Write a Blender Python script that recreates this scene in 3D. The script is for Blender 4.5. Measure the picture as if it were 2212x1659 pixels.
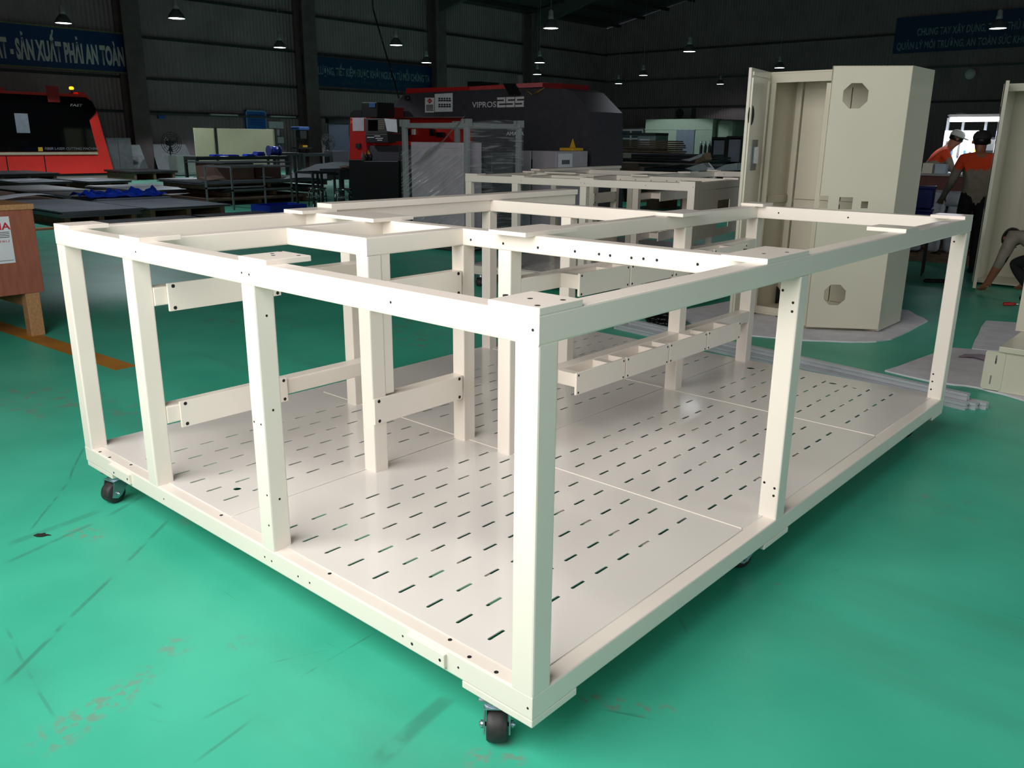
import bpy, bmesh, math, random
from mathutils import Vector, Matrix
random.seed(7)
sc = bpy.context.scene
for o in list(bpy.data.objects): bpy.data.objects.remove(o)
C = sc.collection
# ---------------------------------------------------------------- camera
CAM = Vector((1.16896, -1.41124, 1.59901)); YAW, PITCH, ROLL, FPX = 0.7242463, -0.2827756, 0.0090947, 1813.13
CROT = Matrix.Rotation(YAW, 3, 'Z') @ Matrix.Rotation(math.pi/2 + PITCH, 3, 'X') @ Matrix.Rotation(ROLL, 3, 'Z')
cd = bpy.data.cameras.new('camera'); cd.sensor_width = 36; cd.sensor_fit = 'HORIZONTAL'
cd.lens = FPX * 36 / 2212; cd.clip_start = .02; cd.clip_end = 400
co = bpy.data.objects.new('camera', cd); C.objects.link(co)
co.matrix_world = Matrix.Translation(CAM) @ CROT.to_4x4(); sc.camera = co
def P(u, v, ax, val):
    """where the photograph's sight line (u, v) meets the plane axis = val of the place"""
    d = CROT @ Vector(((u - 1106) / FPX, -(v - 829.5) / FPX, -1))
    return CAM + d * ((val - CAM[ax]) / d[ax])
def G(u, v, z=0.0): return P(u, v, 2, z)
# ---------------------------------------------------------------- world, daylight, exposure
w = bpy.data.worlds.new('overcast sky'); sc.world = w; w.use_nodes = True
bg = w.node_tree.nodes['Background']; bg.inputs['Color'].default_value = (.80, .90, 1, 1); bg.inputs['Strength'].default_value = 1.0
vs = sc.view_settings; vs.view_transform = 'Standard'; vs.look = 'None'; vs.gamma = 1; vs.use_curve_mapping = False; vs.exposure = 0.19
def area(name, loc, target, sx, sy, power, col):
    l = bpy.data.lights.new(name, 'AREA'); l.shape = 'RECTANGLE'; l.size = sx; l.size_y = sy; l.energy = power; l.color = col
    o = bpy.data.objects.new(name, l); C.objects.link(o); o.location = loc
    o.rotation_euler = (Vector(target) - Vector(loc)).to_track_quat('-Z', 'Z').to_euler(); return o
# daylight entering through the tall open bay behind the photographer (in wall_front)
DOOR = (-3.4, 1.4, -2.1, 1.3, 5.6)      # x0, x1, y of the wall, lower edge (raised to cut low light), height
area('door_daylight', ((DOOR[0]+DOOR[1])/2, DOOR[2]-.05, (DOOR[3]+DOOR[4])/2), ((DOOR[0]+DOOR[1])/2, 5, (DOOR[3]+DOOR[4])/2), DOOR[1]-DOOR[0], DOOR[4]-DOOR[3], 320, (1, .955, .915))
# added unseen side window in wall_right, to brighten faces turned right
ADDED_WIN = (-2.0, 10.0, 1.0, 5.2)             # y0, y1, z0, z1
area('added_window_light', (13.9, 4, 3.1), (0, 4, 2.7), 12, 4.1, 340, (.88, .96, 1))
# ---------------------------------------------------------------- materials
def lin(c): return tuple((x/255/12.92 if x <= 10.3 else ((x/255+.055)/1.055)**2.4) for x in c)
MATS = {}
def mat(name, rgb, rough=.5, metal=0.0, var=.08, scale=6.0, bump=0.0, coat=0.0, emit=None, stretch=None, rgb2=None):
    if name in MATS: return MATS[name]
    m = bpy.data.materials.new(name); m.use_nodes = True; nt = m.node_tree; N = nt.nodes; L = nt.links
    b = N['Principled BSDF']; b.inputs['Roughness'].default_value = rough; b.inputs['Metallic'].default_value = metal
    b.inputs['Coat Weight'].default_value = coat; b.inputs['Coat Roughness'].default_value = .08
    c = lin(rgb); c2 = lin(rgb2) if rgb2 else tuple(x*(1-var*2) for x in c)
    tc = N.new('ShaderNodeTexCoord'); mp = N.new('ShaderNodeMapping'); L.new(tc.outputs['Object'], mp.inputs['Vector'])
    if stretch: mp.inputs['Scale'].default_value = stretch
    no = N.new('ShaderNodeTexNoise'); no.inputs['Scale'].default_value = scale; no.inputs['Detail'].default_value = 5
    L.new(mp.outputs['Vector'], no.inputs['Vector'])
    rp = N.new('ShaderNodeValToRGB'); rp.color_ramp.elements[0].position = .35; rp.color_ramp.elements[1].position = .68
    rp.color_ramp.elements[0].color = (*c2, 1); rp.color_ramp.elements[1].color = (*c, 1)
    L.new(no.outputs['Fac'], rp.inputs['Fac']); L.new(rp.outputs['Color'], b.inputs['Base Color'])
    if bump:
        bp = N.new('ShaderNodeBump'); bp.inputs['Strength'].default_value = bump; bp.inputs['Distance'].default_value = .01
        L.new(no.outputs['Fac'], bp.inputs['Height']); L.new(bp.outputs['Normal'], b.inputs['Normal'])
    if emit: b.inputs['Emission Color'].default_value = (*lin(emit[0]), 1); b.inputs['Emission Strength'].default_value = emit[1]
    MATS[name] = m; return m
CREAM = mat('cream powder coat', (234, 224, 212), .34, var=.012, scale=3, coat=.15)
DECK = mat('cream coated deck plate', (226, 220, 213), .22, var=.015, scale=2, coat=.3)
CABM = mat('cream cabinet paint', (213, 207, 187), .36, var=.02, scale=2, coat=.2)
HOLE = mat('dark hole', (18, 18, 17), .8, var=0)
STEEL = mat('zinc plated steel', (190, 200, 210), .28, metal=.9, var=.1, scale=30)
RUBBER = mat('black rubber', (30, 29, 31), .55, var=.25, scale=25, rgb2=(52, 48, 47))
GALV = mat('grey painted steel', (105, 110, 112), .5, var=.12)
DARKST = mat('dark machine steel', (38, 38, 42), .5, var=.15)
BLACK = mat('black plastic', (14, 14, 15), .45, var=.1)
RED = mat('red machine paint', (186, 34, 30), .4, var=.06)
LRED = mat('bright red machine paint', (238, 54, 46), .4, var=.04)
PRESSG = mat('charcoal machine paint', (66, 62, 70), .6, var=.1, scale=9)
LAV = mat('lavender grey cabinet paint', (176, 168, 178), .45, var=.04)
WHITE = mat('white paint', (228, 228, 226), .5, var=.03)
PAPER = mat('white paper', (222, 222, 228), .8, var=.03)
BLUE = mat('blue plastic', (22, 42, 150), .4, var=.1)
TARP = mat('blue tarpaulin', (18, 62, 190), .3, var=.3, scale=9, bump=.4)
SIGNB = mat('blue sign paint', (20, 66, 122), .5, var=.08)
SIGNL = mat('banner lettering', (226, 226, 222), .6, var=.05)
PLY = mat('red brown plywood', (160, 92, 70), .6, var=.12, scale=5, stretch=(6, 6, 1))
PINE = mat('pine timber', (186, 138, 92), .65, var=.14, scale=6, stretch=(1, 9, 9))
OLDWOOD = mat('weathered timber', (122, 98, 76), .75, var=.22, scale=6, stretch=(1, 8, 8))
SHEET = mat('mill finish steel sheet', (112, 118, 124), .42, metal=.35, var=.14, scale=1.5)
SHEETD = mat('dark steel sheet', (58, 58, 62), .5, metal=.2, var=.2, scale=1.5)
SHEETB = mat('brown primer sheet', (120, 96, 84), .6, var=.15, scale=1.5)
SHEETBL = mat('blue film sheet edge', (96, 130, 176), .4, var=.08)
MATF = mat('grey foam mat', (230, 227, 232), .85, var=.06, scale=8, bump=.3)
YEL = mat('yellow label', (214, 168, 40), .6, var=.05)
ORANGE = mat('orange vest cloth', (236, 74, 26), .8, var=.08)
SHIRT = mat('grey beige workshirt cloth', (150, 140, 126), .85, var=.12, scale=14)
TROUS = mat('black trouser cloth', (20, 20, 22), .9, var=.2, scale=14)
SKIN = mat('skin', (164, 104, 78), .55, var=.05)
CAPW = mat('white cap cloth', (216, 216, 210), .8, var=.04)
GLASSD = mat('tinted black glass', (7, 7, 9), .06, var=.0, coat=.5)
GRNBOX = mat('pale green booth panel', (140, 154, 136), .5, var=.03)
BOARD = mat('pale beige board', (186, 186, 152), .55, var=.03)
TEXTW = mat('white lettering paint', (224, 214, 218), .5, var=.02)
TEXTR = mat('red lettering paint', (190, 30, 40), .5, var=.02)
TEXTK = mat('black lettering ink', (30, 30, 32), .6, var=.02)
CANVAS = mat('white woven bag cloth', (176, 178, 186), .7, var=.1, scale=10, bump=.3)
ALU = mat('anodised aluminium', (204, 207, 212), .35, metal=.2, var=.06)
LAMPW = mat('lit lamp diffuser', (255, 255, 255), .5, var=0, emit=((250, 252, 255), 9))
TUBEW = mat('lit fluorescent tube', (255, 255, 255), .5, var=0, emit=((236, 238, 255), 10))
AMBER = mat('lit amber beacon lens', (255, 140, 20), .4, var=0, emit=((255, 150, 10), 6))
SCRUB = mat('lit light-bench panel', (235, 245, 255), .6, var=.02)
# ---------------------------------------------------------------- mesh helpers
def box(bm, a, b, bev=0.0, seg=2, along=False):
    x0, y0, z0 = (min(p, q) for p, q in zip(a, b)); x1, y1, z1 = (max(p, q) for p, q in zip(a, b))
    vv = [bm.verts.new((x, y, z)) for x in (x0, x1) for y in (y0, y1) for z in (z0, z1)]
    fs = [bm.faces.new([vv[i] for i in f]) for f in ((0, 1, 3, 2), (4, 6, 7, 5), (0, 4, 5, 1), (2, 3, 7, 6), (0, 2, 6, 4), (1, 5, 7, 3))]
    if bev:
        es = list({e for f in fs for e in f.edges})
        if along:
            k = max(range(3), key=lambda i: (x1-x0, y1-y0, z1-z0)[i]); es = [e for e in es if abs((e.verts[0].co - e.verts[1].co)[k]) > 1e-6]
        bmesh.ops.bevel(bm, geom=es, offset=bev, segments=seg, affect='EDGES', profile=.5)
    return vv
def cyl(bm, a, b, r, n=12, r2=None, cap=True):
    a, b = Vector(a), Vector(b); d = (b - a).normalized(); t = d.orthogonal().normalized(); s = d.cross(t); r2 = r if r2 is None else r2
    A = [bm.verts.new(a + (t*math.cos(i*math.tau/n) + s*math.sin(i*math.tau/n))*r) for i in range(n)]
    B = [bm.verts.new(b + (t*math.cos(i*math.tau/n) + s*math.sin(i*math.tau/n))*r2) for i in range(n)]
    for i in range(n): bm.faces.new((A[i], A[(i+1) % n], B[(i+1) % n], B[i])).smooth = True
    if cap: bm.faces.new(A[::-1]); bm.faces.new(B)
def tube(bm, pts, r, n=8):
    for a, b in zip(pts[:-1], pts[1:]): cyl(bm, a, b, r, n)
def lathe(bm, prof, n=24, axis='Z', c=(0, 0, 0)):
    c = Vector(c); rings = []
    for r, h in prof:
        ring = []
        for i in range(n):
            a = i*math.tau/n; q = (r*math.cos(a), r*math.sin(a), h)
            if axis == 'X': q = (q[2], q[0], q[1])
            if axis == 'Y': q = (q[0], q[2], q[1])
            ring.append(bm.verts.new(c + Vector(q)))
        rings.append(ring)
    for A, B in zip(rings[:-1], rings[1:]):
        for i in range(n): bm.faces.new((A[i], A[(i+1) % n], B[(i+1) % n], B[i])).smooth = True
    bm.faces.new(rings[0][::-1]); bm.faces.new(rings[-1])
def prism(bm, pts, vec, bev=0.0):
    vec = Vector(vec); A = [bm.verts.new(Vector(p)) for p in pts]; B = [bm.verts.new(Vector(p) + vec) for p in pts]; n = len(A)
    fs = [bm.faces.new(A[::-1]), bm.faces.new(B)]
    for i in range(n): fs.append(bm.faces.new((A[i], A[(i+1) % n], B[(i+1) % n], B[i])))
    if bev: bmesh.ops.bevel(bm, geom=list({e for f in fs for e in f.edges}), offset=bev, segments=2, affect='EDGES', profile=.5)
def NB(): return bmesh.new()
def obj(name, bm, m, parent=None):
    bmesh.ops.recalc_face_normals(bm, faces=bm.faces)
    me = bpy.data.meshes.new(name); bm.to_mesh(me); bm.free(); me.materials.append(m)
    o = bpy.data.objects.new(name, me); C.objects.link(o)
    if parent: o.parent = parent
    return o
def tag(o, label, cat, group=None):
    o['label'] = label; o['category'] = cat
    if group: o['group'] = group
    return o
def thing(name, label, cat, loc=(0, 0, 0), rz=0, group=None):
    o = bpy.data.objects.new(name, None); C.objects.link(o); o.empty_display_size = .1; o.location = loc; o.rotation_euler = (0, 0, rz)
    return tag(o, label, cat, group)
def struct(name, bm, m, parent=None):
    o = obj(name, bm, m, parent)
    if not parent: o['kind'] = 'structure'
    return o
def part(name, m, parent, *boxes, bev=0.0, along=False):
    bm = NB()
    for a, b in boxes: box(bm, a, b, bev, along=along)
    return obj(name, bm, m, parent)
def copy_tree(o, parent=None):
    c = o.copy(); C.objects.link(c); c.parent = parent
    for ch in list(o.children): copy_tree(ch, c)
    return c
def text(s, o, xd, up, h, m, parent, width=None, ext=.004, name='lettering', shear=0.0, bold=0.0):
    """lettering s with its lower left corner at o (parent space), reading along xd, h tall"""
    cu = bpy.data.curves.new(name, 'FONT'); cu.body = s; cu.extrude = 0; cu.shear = shear; cu.offset = bold; cu.resolution_u = 3
    t = bpy.data.objects.new(name, cu); C.objects.link(t); bpy.context.view_layer.update()
    me = bpy.data.meshes.new_from_object(t.evaluated_get(bpy.context.evaluated_depsgraph_get())); bpy.data.objects.remove(t); bpy.data.curves.remove(cu)
    xs = [v.co.x for v in me.vertices]; ys = [v.co.y for v in me.vertices]
    x0, x1 = min(xs), max(xs); capy = .73
    sx = (width / (x1 - x0)) if width else h / capy; sy = h / capy
    xd, up, o = Vector(xd).normalized(), Vector(up).normalized(), Vector(o); nrm = xd.cross(up)
    for v in me.vertices: v.co = o + xd*((v.co.x - x0)*sx) + up*(v.co.y*sy) + nrm*ext
    me.materials.clear(); me.materials.append(m)
    q = bpy.data.objects.new(name, me); C.objects.link(q); q.parent = parent; return q
# ================================================================ the hall
def wallmat(name, rgb, axis):
    m = mat(name, rgb, .6, var=.10, scale=.6)
    N, L = m.node_tree.nodes, m.node_tree.links; b = N['Principled BSDF']
    tc = N.new('ShaderNodeTexCoord'); wv = N.new('ShaderNodeTexWave'); wv.bands_direction = axis; wv.inputs['Scale'].default_value = 1.55
    bp = N.new('ShaderNodeBump'); bp.inputs['Strength'].default_value = .9; bp.inputs['Distance'].default_value = .03
    L.new(tc.outputs['Object'], wv.inputs['Vector']); L.new(wv.outputs['Color'], bp.inputs['Height']); L.new(bp.outputs['Normal'], b.inputs['Normal'])
    return m
WL = wallmat('ribbed steel cladding along the hall', (158, 142, 143), 'Y'); WB = wallmat('ribbed steel cladding of the gable', (146, 130, 131), 'X')
COLM = mat('grey column paint', (112, 98, 96), .6, var=.12, scale=2); GIRT = mat('dark girt steel', (52, 54, 56), .6, var=.1)
ROOFM = mat('roof sheet', (64, 68, 70), .6, var=.1); RAFT = mat('rafter paint', (82, 86, 86), .6, var=.08)
FX0, FX1, FY0, FY1 = -40.3, 14.0, -2.1, 56.3
# floor -----------------------------------------------------------
def floor_material():
    m = bpy.data.materials.new('green epoxy floor'); m.use_nodes = True; nt = m.node_tree; N, L = nt.nodes, nt.links
    b = N['Principled BSDF']; tc = N.new('ShaderNodeTexCoord'); V = tc.outputs['Object']
    def noise(scale, det=6, vec=None, dist=0.0):
        n = N.new('ShaderNodeTexNoise'); n.inputs['Scale'].default_value = scale; n.inputs['Detail'].default_value = det; n.inputs['Distortion'].default_value = dist
        L.new(vec or V, n.inputs['Vector']); return n.outputs['Fac']
    def math_(op, a, bb=None, c=None):
        n = N.new('ShaderNodeMath'); n.operation = op
        for i, x in enumerate((a, bb, c)):
            if x is None: continue
            if isinstance(x, (int, float)): n.inputs[i].default_value = x
            else: L.new(x, n.inputs[i])
        return n.outputs[0]
    def sm(x, lo, hi):
        n = N.new('ShaderNodeMapRange'); n.interpolation_type = 'SMOOTHSTEP'; L.new(x, n.inputs['Value'])
        n.inputs['From Min'].default_value = lo; n.inputs['From Max'].default_value = hi; return n.outputs['Result']
    def mix(f, a, bcol):
        n = N.new('ShaderNodeMix'); n.data_type = 'RGBA'; L.new(f, n.inputs['Factor'])
        if isinstance(a, tuple): n.inputs['A'].default_value = (*a, 1)
        else: L.new(a, n.inputs['A'])
        n.inputs['B'].default_value = (*bcol, 1); return n.outputs['Result']
    mp = N.new('ShaderNodeMapping'); mp.inputs['Scale'].default_value = (.5, 2.2, 1); mp.inputs['Rotation'].default_value = (0, 0, .55); L.new(V, mp.inputs['Vector']); VS = mp.outputs['Vector']
    col = mix(sm(noise(1.3, 5), .3, .7), lin((72, 190, 158)), lin((58, 174, 143)))
    col = mix(math_('MULTIPLY', sm(noise(1.1, 8, VS), .5, .72), .45), col, lin((74, 150, 126)))
    # worn primer patches
    worn = math_('MULTIPLY', sm(noise(.55, 3), .56, .66), sm(noise(9, 8), .52, .66)); col = mix(math_('MULTIPLY', worn, .55), col, lin((134, 128, 118)))
    # dirty far floor, greyed further in its colour to damp the bright lamplight
    sx = N.new('ShaderNodeSeparateXYZ'); L.new(V, sx.inputs[0]); grime_dim = math_('MULTIPLY', math_('SUBTRACT', 1.0, sm(sx.outputs['X'], -22, -11)), sm(noise(.8, 6), .15, .5)); col = mix(math_('MULTIPLY', grime_dim, .8), col, lin((92, 112, 104)))
    # fine scratches
    mp2 = N.new('ShaderNodeMapping'); mp2.inputs['Scale'].default_value = (1.2, 60, 1); mp2.inputs['Rotation'].default_value = (0, 0, -.35); L.new(V, mp2.inputs['Vector'])
    scr = math_('MULTIPLY', sm(noise(1.0, 2, mp2.outputs['Vector']), .70, .76), sm(noise(1.7, 3), .5, .6)); col = mix(math_('MULTIPLY', scr, .6), col, lin((52, 74, 64)))
    # long trolley and tyre marks (segments on the floor)
    sep = N.new('ShaderNodeSeparateXYZ'); L.new(V, sep.inputs[0]); X, Y = sep.outputs['X'], sep.outputs['Y']
    wob = math_('MULTIPLY', math_('SUBTRACT', noise(1.4, 2), .5), .05); brk = sm(noise(7, 5), .36, .5); tot = None
    for (u0, v0, u1, v1, wd, st) in MARKS:
        A, B = G(u0, v0), G(u1, v1); d = (B - A); ln = d.length; d /= ln
        px = math_('SUBTRACT', X, A.x); py = math_('SUBTRACT', Y, A.y)
        t = math_('ADD', math_('MULTIPLY', px, d.x), math_('MULTIPLY', py, d.y)); q = math_('ADD', math_('SUBTRACT', math_('MULTIPLY', py, d.x), math_('MULTIPLY', px, d.y)), wob)
        k = math_('MULTIPLY', math_('SUBTRACT', 1.0, sm(math_('ABSOLUTE', q), wd*.4, wd)), math_('MULTIPLY', sm(t, 0, .08), math_('SUBTRACT', 1.0, sm(t, ln - .08, ln))))
        k = math_('MULTIPLY', math_('MULTIPLY', k, brk), st); tot = k if tot is None else math_('MAXIMUM', tot, k)
    col = mix(math_('MULTIPLY', tot, .52), col, lin((58, 84, 76)))
    pn = None                                                    # bare patches rubbed through by the feet and pallets
    for (u, v, r, st) in PATCH:
        A = G(u, v); n = N.new('ShaderNodeVectorMath'); n.operation = 'DISTANCE'; L.new(V, n.inputs[0]); n.inputs[1].default_value = A
        k = math_('MULTIPLY', math_('SUBTRACT', 1.0, sm(n.outputs['Value'], r*.3, r)), math_('MULTIPLY', sm(noise(26, 6), .47, .6), st)); pn = k if pn is None else math_('MAXIMUM', pn, k)
    col = mix(math_('MULTIPLY', pn, .7), col, lin((132, 136, 122)))
    L.new(col, b.inputs['Base Color'])
    r = N.new('ShaderNodeMapRange'); L.new(noise(2.2, 6), r.inputs['Value']); r.inputs['To Min'].default_value = .30; r.inputs['To Max'].default_value = .55; L.new(r.outputs['Result'], b.inputs['Roughness'])
    bp = N.new('ShaderNodeBump'); bp.inputs['Strength'].default_value = .06; bp.inputs['Distance'].default_value = .01; L.new(noise(30, 4), bp.inputs['Height']); L.new(bp.outputs['Normal'], b.inputs['Normal'])
    return m
MARKS = [(250, 1240, 0, 1486, .012, .8), (370, 1117, 250, 1240, .012, .7), (0, 1222, 225, 1120, .016, .6), (225, 1120, 330, 1060, .016, .6), (0, 1182, 230, 1098, .03, .5),
         (60, 1150, 150, 1040, .008, .7), (150, 1040, 178, 965, .008, .7), (300, 1550, 420, 1575, .008, .5), (310, 1512, 415, 1570, .007, .6), (415, 1570, 560, 1490, .008, .5), (405, 1659, 560, 1545, .008, .6),
         (8, 1350, 55, 1440, .007, .5), (55, 1440, 120, 1560, .007, .5), (800, 1659, 985, 1490, .035, .7), (640, 1470, 830, 1350, .006, .6), (690, 1380, 735, 1400, .006, .6), (560, 1440, 720, 1400, .005, .5), (1280, 1530, 1440, 1560, .006, .7),
         (1310, 1540, 1400, 1545, .006, .6), (1460, 1320, 1490, 1380, .007, .6), (1780, 1240, 1830, 1225, .006, .5), (1600, 660, 1500, 690, .02, .3)]
PATCH = [(120, 1590, .10, .7), (170, 1555, .10, .8), (230, 1520, .09, .8), (280, 1485, .08, .8), (380, 1395, .08, .7), (320, 1450, .06, .7), (180, 1150, .10, .7), (205, 1160, .06, .7), (1275, 1508, .045, 1), (1330, 1520, .05, 1), (1385, 1533, .04, 1), (1440, 1535, .035, .9),
         (1040, 1640, .06, .9), (1110, 1635, .05, .8), (1860, 1095, .05, .7), (1675, 1262, .03, .7), (1080, 1600, .05, .6), (520, 1390, .06, .4)]
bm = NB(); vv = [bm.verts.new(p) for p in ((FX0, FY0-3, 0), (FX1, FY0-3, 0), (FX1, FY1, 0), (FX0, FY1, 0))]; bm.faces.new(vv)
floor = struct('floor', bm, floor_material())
# painted walkway line
a, b_, c, d = G(285, 795), G(268, 801), G(0, 718), G(0, 690)
e1, e2 = G(287, 791), G(258, 800); dr = (e1 - G(0, 697)); dr.z = 0; dr.normalize(); nn = Vector((-dr.y, dr.x, 0)); bm = NB()
p0 = (e1+e2)/2; prism(bm, [p0 + nn*.08 + Vector((0, 0, .001)), p0 - nn*.08 + Vector((0, 0, .001)), p0 - dr*14 - nn*.08 + Vector((0, 0, .001)), p0 - dr*14 + nn*.08 + Vector((0, 0, .001))], (0, 0, .002))
o = struct('trim_1', bm, mat('worn orange line paint', (190, 128, 44), .5, var=.15, scale=4)); o['label'] = 'orange painted line on the green floor'
# walls -----------------------------------------------------------
part_ = lambda n, m, *bx: struct(n, (lambda bm: ([box(bm, a, b) for a, b in bx], bm)[1])(NB()), m)
part_('wall_left', WL, ((FX0-.15, FY0, 0), (FX0, FY1, 10.2)))
bm = NB(); prism(bm, [(FX0, FY1, 0), (FX1, FY1, 0), (FX1, FY1, 10), ((FX0+FX1)/2, FY1, 15.4), (FX0, FY1, 10)], (0, .15, 0)); struct('wall_back', bm, WB)
part_('wall_right', WL, ((FX1, FY0, 0), (FX1+.15, ADDED_WIN[0], 10.2)), ((FX1, ADDED_WIN[1], 0), (FX1+.15, FY1, 10.2)), ((FX1, ADDED_WIN[0], 0), (FX1+.15, ADDED_WIN[1], ADDED_WIN[2])), ((FX1, ADDED_WIN[0], ADDED_WIN[3]), (FX1+.15, ADDED_WIN[1], 10.2)))
part_('added_window', GIRT, *[((FX1+.04, ADDED_WIN[0] + k*2.5 - .04, ADDED_WIN[2]), (FX1+.1, ADDED_WIN[0] + k*2.5 + .04, ADDED_WIN[3])) for k in range(6)], ((FX1+.04, ADDED_WIN[0], 2.56), (FX1+.1, ADDED_WIN[1], 2.64)))  # bars of the added, unseen window that carries the side light
part_('wall_front', WB, ((FX0, FY0-.15, 0), (DOOR[0], FY0, 15)), ((DOOR[1], FY0-.15, 0), (FX1, FY0, 15)), ((DOOR[0], FY0-.15, DOOR[4]), (DOOR[1], FY0, 15)))
part_('light_block_panel', GIRT, ((DOOR[0], FY0-.1, 0), (DOOR[1], FY0-.04, DOOR[3])))  # unseen panel added to close the bay's foot and cut low light
bm = NB(); mx = (FX0+FX1)/2
for x0, z0, x1, z1 in ((FX0-.2, 10, mx, 15.4), (mx, 15.4, FX1+.2, 10)): prism(bm, [(x0, FY0-.2, z0), (x1, FY0-.2, z1), (x1, FY0-.2, z1+.1), (x0, FY0-.2, z0+.1)], (0, FY1-FY0+.4, 0))
struct('ceiling', bm, ROOFM)
# columns along the left wall, rafters, purlins, girts
ti = 2
for yc in (8.3, 17.95, 27.7, 37.5, 46.6):
    bm = NB(); box(bm, (-40.2, yc-.42, 0), (-40.12, yc+.42, 10)); box(bm, (-39.45, yc-.42, 0), (-39.37, yc+.42, 10)); box(bm, (-40.12, yc-.05, 0), (-39.45, yc+.05, 10))
    box(bm, (-40.25, yc-.5, 0), (-39.3, yc+.5, .04)); struct('trim_%d' % ti, bm, COLM); ti += 1
    bm = NB(); prism(bm, [(-40.2, yc-.15, 9.1), (-39.3, yc-.15, 9.1), (-30, yc-.15, 11.55), (mx, yc-.15, 14.6), (mx, yc-.15, 15.35), (-40.2, yc-.15, 9.95)], (0, .3, 0)); struct('trim_%d' % ti, bm, RAFT); ti += 1
for k in range(9):
    x = -39 + k*2.1; z = 10 + (x - FX0)*.199; part_('trim_%d' % ti, GIRT, ((x-.05, FY0, z-.28), (x+.05, FY1, z-.06))); ti += 1
for z in (2.75, 4.28, 6.12, 8.05): part_('trim_%d' % ti, GIRT, ((FX0, FY0, z-.06), (FX0+.14, FY1, z+.06))); ti += 1
for z in (4.07, 6.07, 8.1): part_('trim_%d' % ti, GIRT if z != 6.07 else RAFT, ((FX0, FY1-.14, z-.06), (FX1, FY1, z+.06))); ti += 1
part_('trim_%d' % ti, RAFT, ((-40.2, 18.5, 2.62), (-40.05, 27.2, 2.72))); ti += 1
# ---------------------------------------------------------------- hanging lamps
lm = []
def lamp(label, x, y, z=5.4):
    k = .12 if ('faint' in label or 'unlit' in label) else .8 if 'stores' in label else .28 if 'timber' in label else 1
    t = thing('pendant_lamp', label, 'lamp', (x, y, z), 0, 'high-bay lamps hanging from the roof')
    if not lm:
        bm = NB(); lathe(bm, [(.02, .62), (.05, .60), (.085, .56), (.085, .42), (.10, .40), (.10, .30), (.06, .28)], 16); obj('ballast', bm, mat('lamp housing', (170, 172, 170), .45, metal=.1), t)
        bm = NB(); lathe(bm, [(.09, .30), (.13, .26), (.22, .14), (.285, .02), (.285, 0), (.27, 0), (.21, .13), (.10, .25)], 24); obj('reflector', bm, mat('lamp reflector', (96, 98, 100), .4, metal=.1), t)
        bm = NB(); lathe(bm, [(.262, .012), (.262, .03), (.2, .04)], 24); obj('diffuser', bm, LAMPW, t)
        bm = NB(); cyl(bm, (0, 0, .6), (0, 0, 7.2), .011, 6); obj('cable', bm, GALV, t); lm.append(t)
    else:
        for ch in [c for c in lm[0].children if c.type == 'MESH']: copy_tree(ch, t)
    l = bpy.data.lights.new('lamp_light', 'SPOT'); l.energy = LAMPP*k; l.spot_size = math.radians(128); l.spot_blend = .12; l.shadow_soft_size = .2; l.color = (.86, .94, 1)
    lo = bpy.data.objects.new('lamp_light', l); C.objects.link(lo); lo.parent = t; lo.location = (0, 0, -.03)
LAMPP = 900
for lab, x, y in (('high-bay lamp hanging above the banner over the red laser machine', -31.8, 11.9), ('high-bay lamp at top edge left of the first wall column pair', -27.4, 13.8), ('small high-bay lamp between the grey wall column and the blue press banner', -32.7, 21.3),
        ('high-bay lamp hanging in front of the dark blue press banner', -27.8, 23.75), ('high-bay lamp hanging at the right end of the dark blue banner', -33, 30.3), ('largest high-bay lamp, top centre above the punch press', -19.1, 23.4),
        ('high-bay lamp above the right end of the press roof, upper of two', -28.2, 33.7), ('small high-bay lamp just under another lamp above the press', -33.4, 39.7), ('high-bay lamp above the pale green booth, left one', -28.6, 43.9),
        ('tiny faint lamp near the hall corner left of the booth', -34.2, 49.4), ('bright high-bay lamp high above the pale green booth', -19.3, 33.3), ('high-bay lamp directly above the open cabinet door', -19.8, 43.5),
        ('tiny unlit looking lamp just left of the open cabinet', -28.7, 53.6), ('high-bay lamp in front of the blue banner at the right edge', -7, 32.7),
        ('high-bay lamp high above the sheet stores, over the wooden crate side', -16.5, 6.5), ('added high-bay lamp out of view, brightening the timber stacks', -9, 17)): lamp(lab, x, y)  # last two lamps added out of view to brighten stores and timber
# ---------------------------------------------------------------- banners and wall signs
def banner(label, a, b, m=SIGNB, n=(1, 0, 0)):
    t = thing('wall_banner', label, 'banner', (0, 0, 0)); n = Vector(n); bm = NB(); a, b = Vector(a), Vector(b)
    if n.x: prism(bm, [(a.x, a.y, a.z), (a.x, b.y, a.z), (a.x, b.y, b.z), (a.x, a.y, b.z)], n*.05)
    else: prism(bm, [(a.x, a.y, a.z), (b.x, a.y, a.z), (b.x, a.y, b.z), (a.x, a.y, b.z)], n*.05)
    obj('panel', bm, m, t); return t
t = banner('blue banner with large pale slogan above the red laser machine', (-40.1, 11, 4.42), (-40.1, 17.9, 6.2))
text('ẤT - SẢN XUẤT PHẢI AN TOÀN', (-40.05, 12.3, 4.78), (0, 1, 0), (0, 0, 1), .80, SIGNL, t, width=5.45, bold=.045)
part('border', mat('banner border', (132, 136, 96), .6), t, ((-40.05, 11, 6.14), (-40.03, 17.9, 6.2)), ((-40.05, 11, 4.42), (-40.03, 17.9, 4.48)), ((-40.05, 17.84, 4.42), (-40.03, 17.9, 6.2)))
t = banner('dark blue slogan banner behind the punch press', (-40.1, 27.6, 4.42), (-40.1, 37.3, 5.98), mat('dark blue sign paint', (16, 56, 96), .5))
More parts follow.
